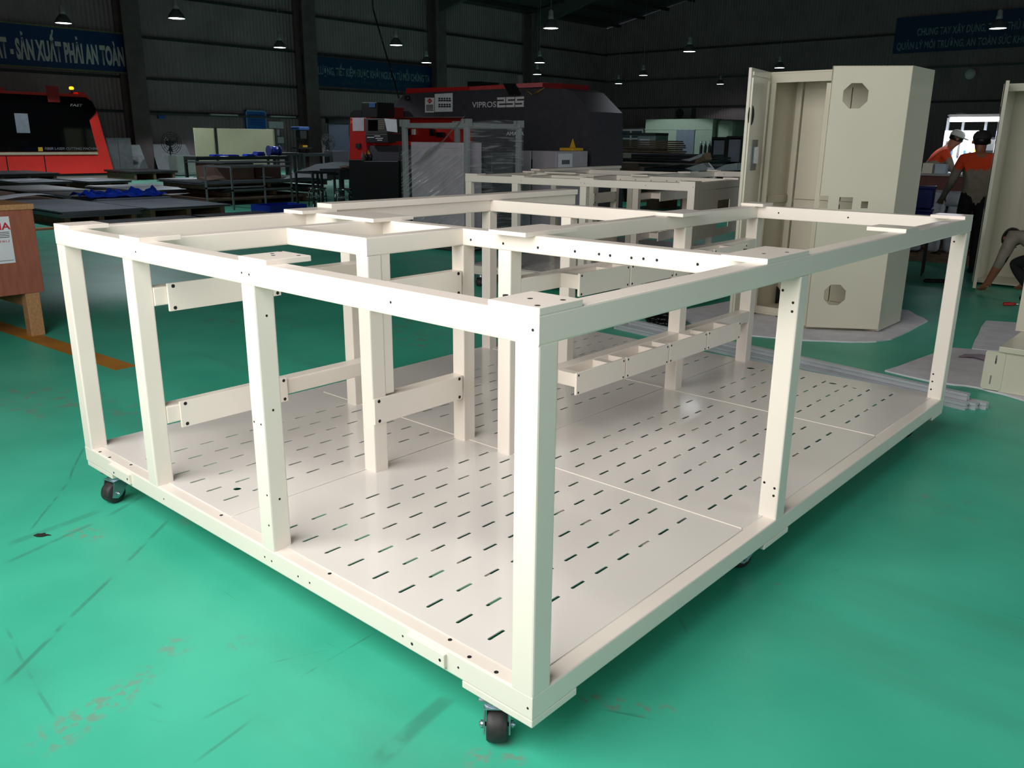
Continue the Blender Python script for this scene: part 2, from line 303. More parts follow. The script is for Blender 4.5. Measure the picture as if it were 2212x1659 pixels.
text('CHẤT LƯỢNG, TIẾT KIỆM ĐƯỢC KHỞI NGUỒN TỪ MỖI CHÚNG TA', (-40.05, 27.7, 5.05), (0, 1, 0), (0, 0, 1), .42, mat('dim banner lettering', (130, 150, 160), .6), t, width=9.4, bold=.025)
text('QUALITY - THRIFT BEGIN FROM YOU', (-40.05, 30.2, 4.6), (0, 1, 0), (0, 0, 1), .26, mat('green banner lettering', (52, 96, 100), .6), t, width=5.3)
t = banner('dark blue two-line slogan banner high on the right wall', (-18.3, 56.1, 6.95), (-9.5, 56.1, 9.02), mat('dark blue sign paint', (16, 56, 96), .5), (0, -1, 0))
text('CHUNG TAY XÂY DỰNG, TUÂN THỦ HỆ TH', (-17, 56.05, 7.92), (1, 0, 0), (0, 0, 1), .42, MATS['dim banner lettering'], t, width=6.6, bold=.02)
text('QUẢN LÝ MÔI TRƯỜNG, AN TOÀN SỨC KHỎE NG', (-18.1, 56.05, 7.17), (1, 0, 0), (0, 0, 1), .42, MATS['dim banner lettering'], t, width=7.9, bold=.02)
q = P(2096, 160, 1, 56.0); bm = NB(); lathe(bm, [(.02, -.03), (.30, -.03), (.30, .03), (.02, .03)], 20, 'Y', q); tag(obj('wall_disc', bm, WHITE), 'round white plate on the dark ribbed wall at right', 'plate')
# ================================================================ the big welded machine frame
ZF = .14; T = .073
fr = thing('equipment_skid', 'large cream welded machine frame on casters filling the foreground', 'machine frame', (0, 0, 0), 0, 'welded machine frames')
def bar(name, x0, x1, y0, y1, z0, z1, m=CREAM, bev=.0055): return part(name, m, fr, ((x0, y0, z0+ZF), (x1, y1, z1+ZF)), bev=bev, along=bev > .005)
zt0, zt1 = 1.013, 1.086
for a in ((-2.695, -.0008, 0, T), (-2.695, -2.695+T, T, 3.55), (-2.073, -2.073+T, T, 1.225), (-2.0, -1.458-T, .69, .763), (-1.531, -1.458, .69, 1.225), (-2.622, -T, 1.225, 1.298),
          (-2.622, -1.253, 2.65, 2.723), (-1.253, -1.18, 1.298, 3.501), (-1.253, -T, 3.501, 3.574), (-T, 0, .0008, 3.574)): bar('top_rail', *a, zt0, zt1)
bar('raised_strip', -2.73, -2.60, 1.375, 3.55, 1.086, 1.122, bev=.003)
for x0, x1, y0, y1 in ((-2.695, -2.535, 0, .165), (-2.073, -1.915, 0, .165), (-1.238, -1.082, 0, .165), (-.158, 0, 0, .16), (-2.695, -2.53, 1.14, 1.36), (-2.37, -1.94, 1.12, 1.37), (-1.25, -1.045, 1.165, 1.51),
          (-1.255, -1.09, 2.46, 2.74), (-1.275, -1.13, 3.46, 3.60), (-.165, 0, 1.135, 1.46), (-.17, 0, 2.49, 2.65), (-.17, 0, 3.42, 3.574)): bar('mounting_plate', x0, x1, y0, y1, 1.084, 1.102, bev=.002)
for x, y in ((-2.695, 0), (-2.073, 0), (-1.236, 0), (-T, 0), (-1.531, .69), (-1.531, 1.225), (-1.253, 1.228), (-2.34, 1.222), (-1.253, 2.65), (-1.253, 3.51), (-2.695, 2.64), (-2.04, 2.65), (-T, 1.414), (-T, 3.501)):
    bar('post', x, x+T, y, y+T, .0942, 1.0132)
for a in ((-2.695, -.0008, 0, T), (-T, 0, .0008, 3.574), (-2.695, -2.695+T, T, 3.574), (-2.622, -T, 3.501, 3.574)): bar('base_rail', *a, .022, .094)
for y in (.365, .95, 1.25, 1.78, 2.15, 2.645, 3.03): bar('deck_joist', -2.622, -T, y-.035, y+.035, .03, .09, bev=.003)
for a in ((-.255, -.0002, .0002, .19), (-2.693, -2.44, .002, .19), (-.19, -.0002, 1.335, 1.544), (-.19, -.0002, 3.39, 3.572), (-2.693, -2.5, 1.34, 1.55), (-2.693, -2.5, 3.39, 3.572)): bar('foot_plate', *a, 0, .023, bev=.003)
# deck panels with real slots
def panel(x0, x1, y0, y1, xs, ys, rounds=(), skip=()):
    cu = bpy.data.curves.new('deck_panel', 'CURVE'); cu.dimensions = '2D'; cu.fill_mode = 'BOTH'; cu.extrude = .0016
    def poly(pts):
        s = cu.splines.new('POLY'); s.points.add(len(pts)-1); s.use_cyclic_u = True
        for q, p in zip(s.points, pts): q.co = (p[0], p[1], 0, 1)
    poly([(x0, y0), (x1, y0), (x1, y1), (x0, y1)]); hw, hl = .0058, .0295
    for x in xs:
        for y in ys:
            if (round(x, 2), round(y, 2)) in skip: continue
            pts = [(x + hw*math.cos(a), y + hl + hw*math.sin(a)) for a in [math.pi*i/5 for i in range(6)]] + [(x + hw*math.cos(a), y - hl + hw*math.sin(a)) for a in [math.pi + math.pi*i/5 for i in range(6)]]
            poly(pts)
    for x, y, r in rounds: poly([(x + r*math.cos(i*math.tau/20), y + r*math.sin(i*math.tau/20)) for i in range(20)])
    t = bpy.data.objects.new('deck_panel', cu); C.objects.link(t); bpy.context.view_layer.update()
    me = bpy.data.meshes.new_from_object(t.evaluated_get(bpy.context.evaluated_depsgraph_get())); bpy.data.objects.remove(t)
    me.materials.clear(); me.materials.append(DECK); q = bpy.data.objects.new('deck_panel', me); C.objects.link(q); q.parent = fr; q.location = (0, 0, ZF + .0955); return q
rg = lambda a, d, n: [a + d*i for i in range(n)]
panel(-1.517, -.054, .05, 1.257, rg(-.2575, -.1277, 9), rg(.144, .1282, 9))
panel(-1.247, -.054, 1.262, 2.635, rg(-.2335, -.1288, 7), rg(1.358, .1283, 10))
h1, h2 = G(1799, 828.5, ZF+.095), G(1846, 838.5, ZF+.095)
panel(-1.247, -.054, 2.640, 3.574, rg(-.2345, -.1285, 7), rg(2.762, .129, 6), [(-1.084, 3.40, .026), (h1.x, h1.y, .022), (h2.x, h2.y, .014)])
panel(-2.693, -1.521, .05, 1.257, rg(-1.673, -.1291, 6), rg(.141, .1284, 9), [(-1.737, .205, .016)])
panel(-2.693, -1.251, 1.262, 2.645, rg(-1.428, -.1262, 8), rg(1.432, .128, 10))
panel(-2.693, -1.251, 2.650, 3.574, rg(-1.428, -.1277, 8), rg(2.82, .128, 6))
for a in ((-1.51, -.06, 1.2555, 1.2635), (-1.24, -.06, 2.634, 2.641), (-2.6, -1.53, 1.2555, 1.2635), (-2.6, -1.26, 2.644, 2.651)): bar('panel_fold', *a, .092, .0992, bev=.001)
# cross tubes, cover plates, spacers
for z in (.828, .347):
    bar('cross_tube', -2.063, -1.992, T, 1.228, z, z+.072); bar('cross_tube', -1.53, -1.461, .763, 1.225, z, z+.072)
    bar('cover_plate', -1.991, -1.980, .122, .628, z-.026, z+.084, bev=.0015); bar('cover_plate', -1.457, -1.445, .688, 1.202, z-.032, z+.078, bev=.0015)
    zz = z - .012 if z > .5 else z + .012
    for y0, y1 in ((1.30, 2.652), (2.722, 3.512)): bar('cross_tube', -1.253, -1.181, y0, y1, zz, zz+.072)
    for k in range(4):
        y0 = 1.542 + k*.402; bar('cover_plate', -1.062, -1.050, y0, y0+.392, zz-.022, zz+.082, bev=.0015)
        for yy in (y0+.03, y0+.30): bar('spacer', -1.182, -1.061, yy, yy+.045, zz+.004, zz+.068, bev=.002)
bar('weld_strip', -1.53, -1.462, .763, .812, .43, 1.014)
X0, X1 = P(884, 1372, 1, 0).x, P(965, 1420, 1, 0).x; bar('front_pad', X0, X1, -.011, .002, .036, .080, bev=.002)
X0, X1 = P(240, 1012, 1, 0).x, P(284, 1035, 1, 0).x; bar('front_pad', X0, X1, -.011, .002, .036, .080, bev=.002)
# drilled holes (a few pixels each)
bm = NB()
def dot(u, v, ax, val, r=.0042):
    p = P(u, v, ax, val); n = Vector((0, 0, 0)); n[ax] = 1 if ax in (0, 2) else -1; cyl(bm, p - n*.004, p + n*.0006, r, 10)
for u, v in ((844, 653), (1151, 713), (522, 589), (538, 593), (293, 544), (549, 911), (564, 917), (577, 1070), (581, 1135), (572, 1203), (587, 1212), (354, 1078), (644, 1245), (669, 1259), (870, 1374), (990, 1442), (1140, 1530)): dot(u, v, 1, 0, .0036)
for u, v in ((890, 1391), (950, 1426), (246, 1021), (275, 1035)): dot(u, v, 1, -.011, .005)
for u, v in ((576, 682), (590, 886), (604, 1078)): dot(u, v, 0, -1.163)
for u, v in ((1017, 518), (1087, 526), (1162, 535), (1242, 543), (1294, 549), (1318, 552), (1364, 557), (1390, 559), (1419, 562), (1507, 571)): dot(u, v, 1, 1.225, .0055)
for u, v in ((1691, 627), (1713, 654), (1711, 673), (1651, 1042), (1673, 1055), (1671, 1071)): dot(u, v, 1, 1.414, .005)
for u, v in ((2016, 808), (2014, 824), (2011, 841), (2061, 522)): dot(u, v, 1, 3.501, .005)
for u, v in ((1682, 460), (1832, 470)): dot(u, v, 1, 3.501, .005)
for z in (.828, .347):
    for y in (.145, .61):
        for dz in (-.014, .072): cyl(bm, (-1.984, y, ZF+z+dz), (-1.9792, y, ZF+z+dz), .0075, 10)
    for y in (.712, 1.182):
        for dz in (-.02, .066): cyl(bm, (-1.45, y, ZF+z+dz), (-1.4442, y, ZF+z+dz), .0075, 10)
    zz = z - .012 if z > .5 else z + .012
    for k in range(4):
        for y in (1.557 + k*.402, 1.92 + k*.402):
            for dz in (-.012, .07): cyl(bm, (-1.055, y, ZF+zz+dz), (-1.0492, y, ZF+zz+dz), .0055, 8)
for u, v in ((712, 1239), (972, 1382), (1014, 1419), (1072, 1452), (216, 976), (237, 988), (283, 1004), (478, 1113)): dot(u, v, 2, ZF+.0942, .0065)
for u, v in ((1092, 637), (1145, 645), (1216, 648), (1161, 660), (1610, 538), (1650, 548), (1700, 545), (590, 552), (588, 548), (645, 552), (605, 543)): dot(u, v, 2, ZF+1.102, .007)
o = obj('bolt_hole', bm, HOLE, fr); o['kind'] = 'stuff'
# casters
def caster(x, y, rz):
    e = bpy.data.objects.new('caster', None); C.objects.link(e); e.parent = fr; e.location = (x, y, 0); e.rotation_euler = (0, 0, rz); e.empty_display_size = .05
    if caster.src:
        for ch in caster.src.children: copy_tree(ch, e)
        return
    caster.src = e; R = .048
    part('top_plate', STEEL, e, ((-.055, -.05, ZF-.006), (.055, .05, ZF)), bev=.002)
    bm = NB(); lathe(bm, [(.040, ZF-.006), (.043, ZF-.016), (.036, ZF-.022), (.046, ZF-.027), (.040, ZF-.034)], 24); obj('swivel', bm, STEEL, e)
    bm = NB()
    for s in (-1, 1):
        pts = [(-.045, s*.037, ZF-.032), (.045, s*.037, ZF-.032), (.012, s*.037, R-.012), (-.008, s*.037, R-.022), (-.035, s*.037, R-.012)]
        prism(bm, [(p[0]-.028*(1 if p[2] < .09 else .0), p[1], p[2]) for p in pts], (0, -s*.004, 0))
    box(bm, (-.048, -.037, ZF-.036), (.048, .037, ZF-.031)); obj('fork', bm, STEEL, e)
    bm = NB(); lathe(bm, [(.018, -.029), (.042, -.029), (.047, -.022), (R, -.008), (R, .008), (.047, .022), (.042, .029), (.018, .029)], 32, 'Y', (-.033, 0, R)); obj('wheel', bm, RUBBER, e)
    bm = NB(); cyl(bm, (-.033, -.050, R), (-.033, .050, R), .006, 10); cyl(bm, (-.033, .0375, R), (-.033, .046, R), .011, 6); cyl(bm, (-.033, -.046, R), (-.033, -.0375, R), .011, 6); obj('axle_bolt', bm, STEEL, e)
caster.src = None
caster(-.18, .065, math.radians(131)); caster(-2.526, .062, math.radians(101)); caster(-.12, 1.44, 1.2); caster(-.12, 3.45, .4); caster(-2.56, 1.44, 1.9); caster(-2.56, 3.45, .8)
# second frame of the same pattern behind it
f2 = copy_tree(fr); f2.location = (-2.885, 5.72, 0); f2.rotation_euler = (0, 0, math.radians(7.2)); f2['label'] = 'second cream machine frame standing behind the large frame'
o = part('side_panel', CREAM, f2, ((-.012, .09, ZF+.55), (-.004, .62, ZF+1.01)), ((-.012, .62, ZF+.9), (-.004, .95, ZF+1.01)), ((-.012, .62, ZF+.55), (-.004, .95, ZF+.62)), ((-.012, .95, ZF+.55), (-.004, 1.4, ZF+1.01)))
# ================================================================ cabinets and loose things around the frames
def PL(u, v, pt, n):
    d = CROT @ Vector(((u - 1106) / FPX, -(v - 829.5) / FPX, -1)); n = Vector(n); return CAM + d * ((Vector(pt) - CAM).dot(n) / d.dot(n))
def cutplate(name, outline, holes, org, xd, thick, m, parent):
    """flat plate in the vertical plane org + s*xd + z, with real cut-outs; thickness grows backwards"""
    from mathutils.geometry import delaunay_2d_cdt
    vs_, es_ = [], []
    for pts in [outline] + holes: k = len(vs_); vs_ += [Vector(p) for p in pts]; es_ += [(k+i, k+(i+1) % len(pts)) for i in range(len(pts))]
    V2, _, F2, *_r = delaunay_2d_cdt(vs_, es_, [], 0, 1e-6)
    def inside(c, poly):
        r = False
        for (x0, y0), (x1, y1) in zip(poly, poly[1:] + poly[:1]):
            if (y0 > c[1]) != (y1 > c[1]) and c[0] < (x1-x0)*(c[1]-y0)/(y1-y0) + x0: r = not r
        return r
    bm = NB(); W2 = [bm.verts.new((v.x, v.y, thick/2)) for v in V2]; keep = []
    for f in F2:
        c = sum((V2[i] for i in f), Vector((0, 0)))/len(f)
        if inside(c, outline) and not any(inside(c, h) for h in holes): keep.append(bm.faces.new([W2[i] for i in f]))
    ex = bmesh.ops.extrude_face_region(bm, geom=keep)
    for v in ex['geom']:
        if isinstance(v, bmesh.types.BMVert): v.co.z = -thick/2
    bm.verts.ensure_lookup_table(); bmesh.ops.delete(bm, geom=[v for v in bm.verts if not v.link_faces], context='VERTS'); bmesh.ops.recalc_face_normals(bm, faces=bm.faces)
    me = bpy.data.meshes.new(name); bm.to_mesh(me); bm.free()
    xd = Vector(xd).normalized(); n = xd.cross(Vector((0, 0, 1))); org = Vector(org)
    for v in me.vertices: x, y, z = v.co; v.co = org + xd*x + Vector((0, 0, y)) + n*(z - thick/2)
    me.materials.clear(); me.materials.append(m); o = bpy.data.objects.new(name, me); C.objects.link(o); o.parent = parent; return o
# tall open cabinet
t = thing('electrical_cabinet', 'tall cream electrical cabinet with both doors open, cut-outs in right door', 'cabinet')
cx0, cx1, cy0, cy1, ch = -2.40, -1.19, 6.07, 6.64, 2.2
part('body', CABM, t, ((cx0, cy1-.015, .03), (cx1, cy1, ch)), ((cx0, cy0, .03), (cx0+.015, cy1-.015, ch)), ((cx1-.015, cy0, .03), (cx1, cy1-.015, ch)), ((cx0+.015, cy0, ch-.015), (cx1-.015, cy1-.015, ch)), ((cx0+.015, cy0, .03), (cx1-.015, cy1-.015, .045)),
     ((cx0+.016, cy0+.001, ch-.09), (cx1-.016, cy0+.02, ch-.016)), ((cx0+.016, cy0+.001, .101), (cx0+.06, cy0+.02, ch-.091)), ((cx0+.016, cy0+.001, .046), (cx1-.016, cy0+.02, .10)))
part('plinth', CABM, t, ((cx0+.05, cy0+.03, .0135), (cx0+.25, cy1-.03, .03)), ((cx1-.25, cy0+.03, .0135), (cx1-.05, cy1-.03, .03)))
for x0, x1, z0, z1 in ((-2.30, -1.86, 1.08, 2.08), (-1.85, -1.28, 1.08, 2.08), (-2.30, -1.86, .14, 1.05), (-1.85, -1.28, .14, 1.05)): part('mounting_panel', CABM, t, ((x0, cy1-.04, z0), (x1, cy1-.03, z1)))
part('corner_rail', CABM, t, ((-2.335, cy1-.07, .05), (-2.31, cy1-.015, ch-.02)))
part('shelf_bracket', CABM, t, ((cx0+.015, cy0+.1, 1.05), (cx0+.03, cy1-.05, 1.12)))
fan = G(1665, 635); bm = NB(); lathe(bm, [(.005, -.006), (.115, -.006), (.115, .006), (.005, .006)], 24, 'Y', P(1663, 637, 1, cy1-.045)); obj('vent_opening', bm, HOLE, t)
ho = Vector((cx1, cy0-.002, 0)); dd = Vector((-math.cos(math.radians(34)), -math.sin(math.radians(34)), 0)); nd = dd.cross(Vector((0, 0, 1)))
free = ho + dd*.615; xr = -dd      # door plane, read left to right from its free edge
def onp(u, v): q = PL(u, v, ho, nd) - free; return (q.dot(xr), q.z)
def octo(u, v, r): c = onp(u, v); k = r*.42; return [(c[0]+a, c[1]+b) for a, b in ((-k, -r), (k, -r), (r, -k), (r, k), (k, r), (-k, r), (-r, k), (-r, -k))]
def rect(u0, v0, u1, v1): a, b = onp(u0, v1), onp(u1, v0); return [(a[0], a[1]), (b[0], a[1]), (b[0], b[1]), (a[0], b[1])]
d_ = cutplate('right_door', [(0, .04), (.615, .04), (.615, 2.2), (0, 2.2)], [octo(1848, 207, .098), octo(1803, 637, .090), rect(1764, 423, 1790, 450), rect(1810, 426, 1843, 452), rect(1859, 435, 1876, 450)], free, xr, .004, CABM, t)
bm = NB(); nb = xr.cross(Vector((0, 0, 1)))*-1
for s0, s1, z0, z1 in ((0, .004, .04, 2.2), (.611, .615, .04, 2.2), (0, .615, .04, .044), (0, .615, 2.196, 2.2)):
    a = free + xr*s0; b = free + xr*s1; prism(bm, [a + Vector((0, 0, z0)), b + Vector((0, 0, z0)), b + Vector((0, 0, z1)), a + Vector((0, 0, z1))], nb*.03)
obj('return_edge', bm, CABM, d_)
bm = NB(); a = free - xr*.032 + nb*.022; b = free + nb*.022; prism(bm, [a + Vector((0, 0, .05)), b + Vector((0, 0, .05)), b + Vector((0, 0, 2.07)), a + Vector((0, 0, 2.07))], nb*.004); obj('lip', bm, CABM, d_)
hl = Vector((cx0+.005, cy0-.002, 0)); fl = Vector((-2.30, 5.50, 0)); dl = (fl-hl).normalized(); nl = Vector((-dl.y, dl.x, 0))    # nl points to +X side
bm = NB(); prism(bm, [hl + Vector((0, 0, .04)), fl + Vector((0, 0, .04)), fl + Vector((0, 0, 2.2)), hl + Vector((0, 0, 2.2))], -nl*.025, .002); ld = obj('left_door', bm, CABM, t)
def dbox(name, s0, s1, z0, z1, th, m):
    bm = NB(); a, b = hl + dl*s0, hl + dl*s1; prism(bm, [a + Vector((0, 0, z0)), b + Vector((0, 0, z0)), b + Vector((0, 0, z1)), a + Vector((0, 0, z1))], nl*th); return obj(name, bm, m, ld)
for s in (.06, .54): dbox('stiffener', s-.015, s+.015, .1, 2.12, .015, CABM)
dbox('stiffener', .06, .54, 2.14, 2.17, .012, CABM); dbox('lock_plate', .26, .38, 1.36, 1.62, .012, GALV); dbox('lock_case', .28, .36, 1.42, 1.56, .03, STEEL); dbox('crossbar', .06, .54, 1.03, 1.06, .012, CABM)
bm = NB(); c = hl + dl*.50 + Vector((0, 0, 1.82)); cyl(bm, c, c + nl*.004, .085, 20); obj('vent_opening', bm, HOLE, ld)
# foam mats on the floor
def matt(label, pts, th=.012):
    bm = NB(); out = []; q = [G(u, v) for u, v in pts]
    for i in range(len(q)):
        a, b = q[i], q[(i+1) % len(q)]
        for k in range(4): p = a.lerp(b, k/4); out.append(p + Vector((random.uniform(-.012, .012), random.uniform(-.012, .012), 0)) if k else p.copy())
    prism(bm, [(p.x, p.y, .001) for p in out], (0, 0, th)); return tag(obj('foam_mat', bm, MATF), label, 'mat')
matt('crumpled grey foam mat under the tall open cabinet', [(1478, 672), (1590, 650), (1960, 672), (2004, 695), (1925, 735), (1893, 740), (1845, 741), (1735, 737), (1560, 722), (1465, 690)])
matt('grey foam mat under the low cream box at the right edge', [(1911, 803), (2014, 767), (2057, 754), (2300, 776), (2330, 905), (2212, 868), (2113, 840), (2004, 825)])
matt('grey foam sheet lying on the floor behind the low cream box', [(2130, 694), (2260, 702), (2240, 768), (2099, 754)], .006)
# aluminium profiles
def profile(label, a, b, z):
    a, b = Vector(a), Vector(b); d = (b-a).normalized(); s = Vector((-d.y, d.x, 0)); h = .0225; g, gd = .005, .010
    sec = [(-h, -h), (-g, -h), (-g, -h+gd), (g, -h+gd), (g, -h), (h, -h), (h, -g), (h-gd, -g), (h-gd, g), (h, g), (h, h), (g, h), (g, h-gd), (-g, h-gd), (-g, h), (-h, h), (-h, g), (-h+gd, g), (-h+gd, -g), (-h, -g)]
    bm = NB(); prism(bm, [a + s*x + Vector((0, 0, z+h+y)) for x, y in sec], b-a); tag(obj('aluminium_profile', bm, ALU), label, 'profile', 'aluminium profiles on the floor')
A0, B0 = Vector((-2.98, 4.66, 0)), Vector((-.02, 4.225, 0)); sd = Vector((.145, .99, 0))
for k, lab in enumerate(('aluminium profile on the floor nearest the frame', 'aluminium profile in the middle of the floor bundle', 'aluminium profile of the floor bundle nearest the cabinet')): profile(lab, A0 + sd*(.05*k), B0 + sd*(.05*k) + Vector((.04*k, 0, 0)), .001)
profile('upper aluminium profile lying on top of the bundle', A0 + sd*.06 + Vector((.1, 0, 0)), B0 + sd*.06 + Vector((-.02, 0, 0)), .0475)
# coil of black cable
bm = NB(); c = G(1436, 702); pts = []
for i in range(150):
    a = i*.5; r = .13 + .03*math.sin(i*1.7); pts.append((c.x + r*math.cos(a)*1.1, c.y + r*math.sin(a), .015 + .0006*i + .015*math.sin(i*.9)))
tube(bm, pts, .013, 6); tag(obj('cable_coil', bm, BLACK), 'coil of black cable lying on the green floor behind the frame', 'cable')
# low box and panel at the right edge
t = thing('low_cabinet', 'low cream cabinet box with slotted bracket at the right edge', 'cabinet'); ux, uy = .035, 4.76
part('body', CABM, t, ((ux, uy, .014), (1.5, uy+1.15, .285)), bev=.004); part('lid', CABM, t, ((ux-.03, uy-.025, .287), (1.52, uy+1.17, .325)), bev=.004)
cutplate('bracket', [(0, .02), (.012, .008), (.108, .008), (.12, .02), (.12, .258), (.108, .27), (.012, .27), (0, .258)], [[(.062, .185), (.072, .185), (.072, .245), (.062, .245)], [(.048, .045), (.058, .045), (.058, .105), (.048, .105)]], (ux-.105, uy-.006, .014), (1, 0, 0), .006, CABM, t)
q0, q1 = P(2197, 690, 1, 5.35), P(2201, 582, 1, 5.35); tp = thing('standing_panel', 'cream upright panel standing on the low box at the right edge', 'panel'); part('sheet', CABM, tp, ((q0.x, 5.35, .326), (q0.x+.7, 5.375, q1.z)), bev=.002); part('fold', CABM, tp, ((q0.x, 5.375, .326), (q0.x+.015, 5.41, q1.z)), bev=.002)
c = G(2118, 781); bm = NB(); g = [[None]*9 for _ in range(5)]
for i in range(5):
    for j in range(9): g[i][j] = bm.verts.new((c.x - .14 + j*.05 + random.uniform(-.01, .01), c.y - .06 + i*.035 + .02*math.sin(j), .018 + .03*abs(math.sin(j*.8 + i*.7)) * (1-abs(j-4)/6)))
for i in range(4):
    for j in range(8): bm.faces.new((g[i][j], g[i][j+1], g[i+1][j+1], g[i+1][j]))
bmesh.ops.solidify(bm, geom=bm.faces[:], thickness=.004); tag(obj('cleaning_rag', bm, mat('pink white rag cloth', (206, 192, 204), .9, var=.08)), 'crumpled pale pink rag on the mat beside the low box', 'rag')
# second open cabinet at the right
t = thing('electrical_cabinet', 'cream cabinet cut by the right edge, door edge slanting, worker crouching before it', 'cabinet'); x0, x1, y0, y1 = -1.33, .0, 9.66, 10.25
part('body', CABM, t, ((x0, y1-.015, .03), (x1, y1, 2.25)), ((x0, y0, .03), (x0+.015, y1-.016, 2.25)), ((x1-.015, y0, .03), (x1, y1-.016, 2.25)), ((x0+.016, y0, 2.235), (x1-.016, y1-.016, 2.25)), ((x0+.016, y0, .03), (x1-.016, y1-.016, .05)), ((x0+.016, y0+.001, 2.17), (x1-.016, y0+.02, 2.234)))
for z0, z1 in ((.12, 1.22), (1.24, 2.14)): part('mounting_panel', CABM, t, ((x0+.28, y1-.04, z0), (x1-.1, y1-.03, z1)))
a, b = Vector((x0+.005, y0-.003, 0)), Vector((-1.185, 9.08, 0)); n = Vector((-(b-a).y, (b-a).x, 0)).normalized(); bm = NB()
prism(bm, [a + Vector((0, 0, .04)), b + Vector((0, 0, .04)), b + Vector((0, 0, 2.25)), a + Vector((0, 0, 2.25))], n*.035, .003); dr = obj('door', bm, CABM, t)
bm = NB(); m_ = a.lerp(b, .5); prism(bm, [a.lerp(b, .2) + Vector((0, 0, .9)) - n*.001, a.lerp(b, .8) + Vector((0, 0, .9)) - n*.001, a.lerp(b, .8) + Vector((0, 0, 2.0)) - n*.001, a.lerp(b, .2) + Vector((0, 0, 2.0)) - n*.001], -n*.004); obj('window_pane', bm, mat('dark door glass', (66, 70, 66), .08, var=0), dr)
# plywood transport crate on the left
cr = thing('wooden_crate', 'red brown plywood crate on timber legs with a paper sheet, left edge', 'crate'); q = G(105, 722); rz = math.radians(3); cr.location = (q.x, q.y, 0); cr.rotation_euler = (0, 0, rz)
part('box_wall', PLY, cr, ((-1.2, -2.4, .36), (0, .02, 1.03)), bev=.004); part('top_frame', PINE, cr, ((-1.21, -2.41, 1.031), (.01, .03, 1.075)), bev=.003)
for y in (-.13, -1.1, -2.3): part('leg', PINE, cr, ((-.10, y, 0), (-.005, y+.11, .36)), bev=.005); part('leg', PINE, cr, ((-1.15, y, 0), (-1.05, y+.11, .36)), bev=.005)
part('cross_beam', PINE, cr, ((-1.05, -.11, .24), (-.10, -.03, .34)), bev=.004); part('cross_beam', PINE, cr, ((-.75, -2.38, .26), (-.66, -.02, .355)), bev=.004)
pp = P(36, 550, 0, q.x).y - q.y; pt = P(24, 450, 0, q.x).y - q.y; pa = part('paper_sheet', PAPER, cr, ((.001, pp-.42, .62), (.004, pp-.02, .985)))
text('MA', (.004, pp-.15, .885), (0, 1, 0), (0, 0, 1), .055, TEXTR, pa, width=.13, ext=.002, bold=.02)
text('TRƯ', (.004, pp-.12, .785), (0, 1, 0), (0, 0, 1), .016, TEXTR, pa, width=.08, ext=.002)
bm = NB()
for k in range(4): box(bm, (.0045, pp-.4, .862-.013*k), (.006, pp-.035, .866-.013*k))
box(bm, (.0045, pp-.4, .64), (.006, pp-.03, .643)); obj('printed_line', bm, TEXTK, pa)['kind'] = 'stuff'
# small litter
c = G(88, 1157); bm = NB(); pts = [(-.02, -.008), (-.004, -.014), (.012, -.01), (.022, .002), (.034, .004), (.022, .008), (.012, .006), (.006, .016), (-.004, .008), (-.014, .006)]
prism(bm, [(c.x + x*1.5*.72 - y*.7, c.y + x*.7 + y*1.4*.72, .002) for x, y in pts], (0, 0, .003)); tag(obj('paint_scrap', bm, mat('rusty black scrap', (38, 28, 26), .8)), 'small dark torn scrap on the bare floor at lower left', 'scrap')
c = G(2185, 661); tl = thing('screwdriver', 'red handled screwdriver lying on the floor at the right edge', 'tool', (c.x, c.y, 0), .75)
bm = NB(); lathe(bm, [(.008, -.09), (.018, -.085), (.02, -.02), (.014, .0), (.017, .03), (.01, .04)], 12, 'X', (0, 0, .021)); obj('handle', bm, mat('red plastic', (176, 34, 30), .4), tl); bm = NB(); cyl(bm, (.04, 0, .021), (.2, 0, .012), .005, 8); obj('blade', bm, STEEL, tl)
c = G(2026, 612); bm = NB()
for k in range(9): lathe(bm, [(.004, 0), (.03, .01), (.035, .025), (.02, .045), (.003, .05)], 8, 'Z', (c.x - .12 + k*.028, c.y - .05 + k*.02 + random.uniform(-.015, .015), 0))
tag(obj('dropped_glove', bm, BLACK), 'black crumpled glove on the floor beyond the frame corner', 'glove')
# ---------------------------------------------------------------- packing corner behind the tall cabinet
def ray(u, v, dist):
    d = CROT @ Vector(((u - 1106) / FPX, -(v - 829.5) / FPX, -1)); return CAM + d * (dist / math.hypot(d.x, d.y))
def pallet(label, x0, x1, y0, y1, z=.0, h=.13, m=OLDWOOD, n=5):
    t = thing('wooden_pallet', label, 'pallet', (0, 0, 0), 0, 'wooden pallets')
    for k in range(n): a = x0 + (x1-x0-.12)*k/(n-1); part('deck_board', m, t, ((a, y0, z+h-.02), (a+.12, y1, z+h)))
    for k in range(3): b = y0 + (y1-y0-.1)*k/2; part('bearer', m, t, ((x0, b, z), (x1, b+.1, z+h-.02)))
    return t
pallet('wooden pallet under the packing crate beyond the tall cabinet', -3.3, -1.5, 12.45, 13.25)
t = thing('wooden_crate', 'dark brown plywood crate used as a bench beyond the tall cabinet', 'crate'); part('box_wall', mat('dark plywood', (104, 58, 48), .65, var=.15, scale=6), t, ((-3.25, 12.5, .132), (-1.55, 13.2, 1.14))); part('bench_top', mat('grey bench top', (150, 148, 146), .5), t, ((-3.3, 12.45, 1.141), (-1.5, 13.25, 1.17)))
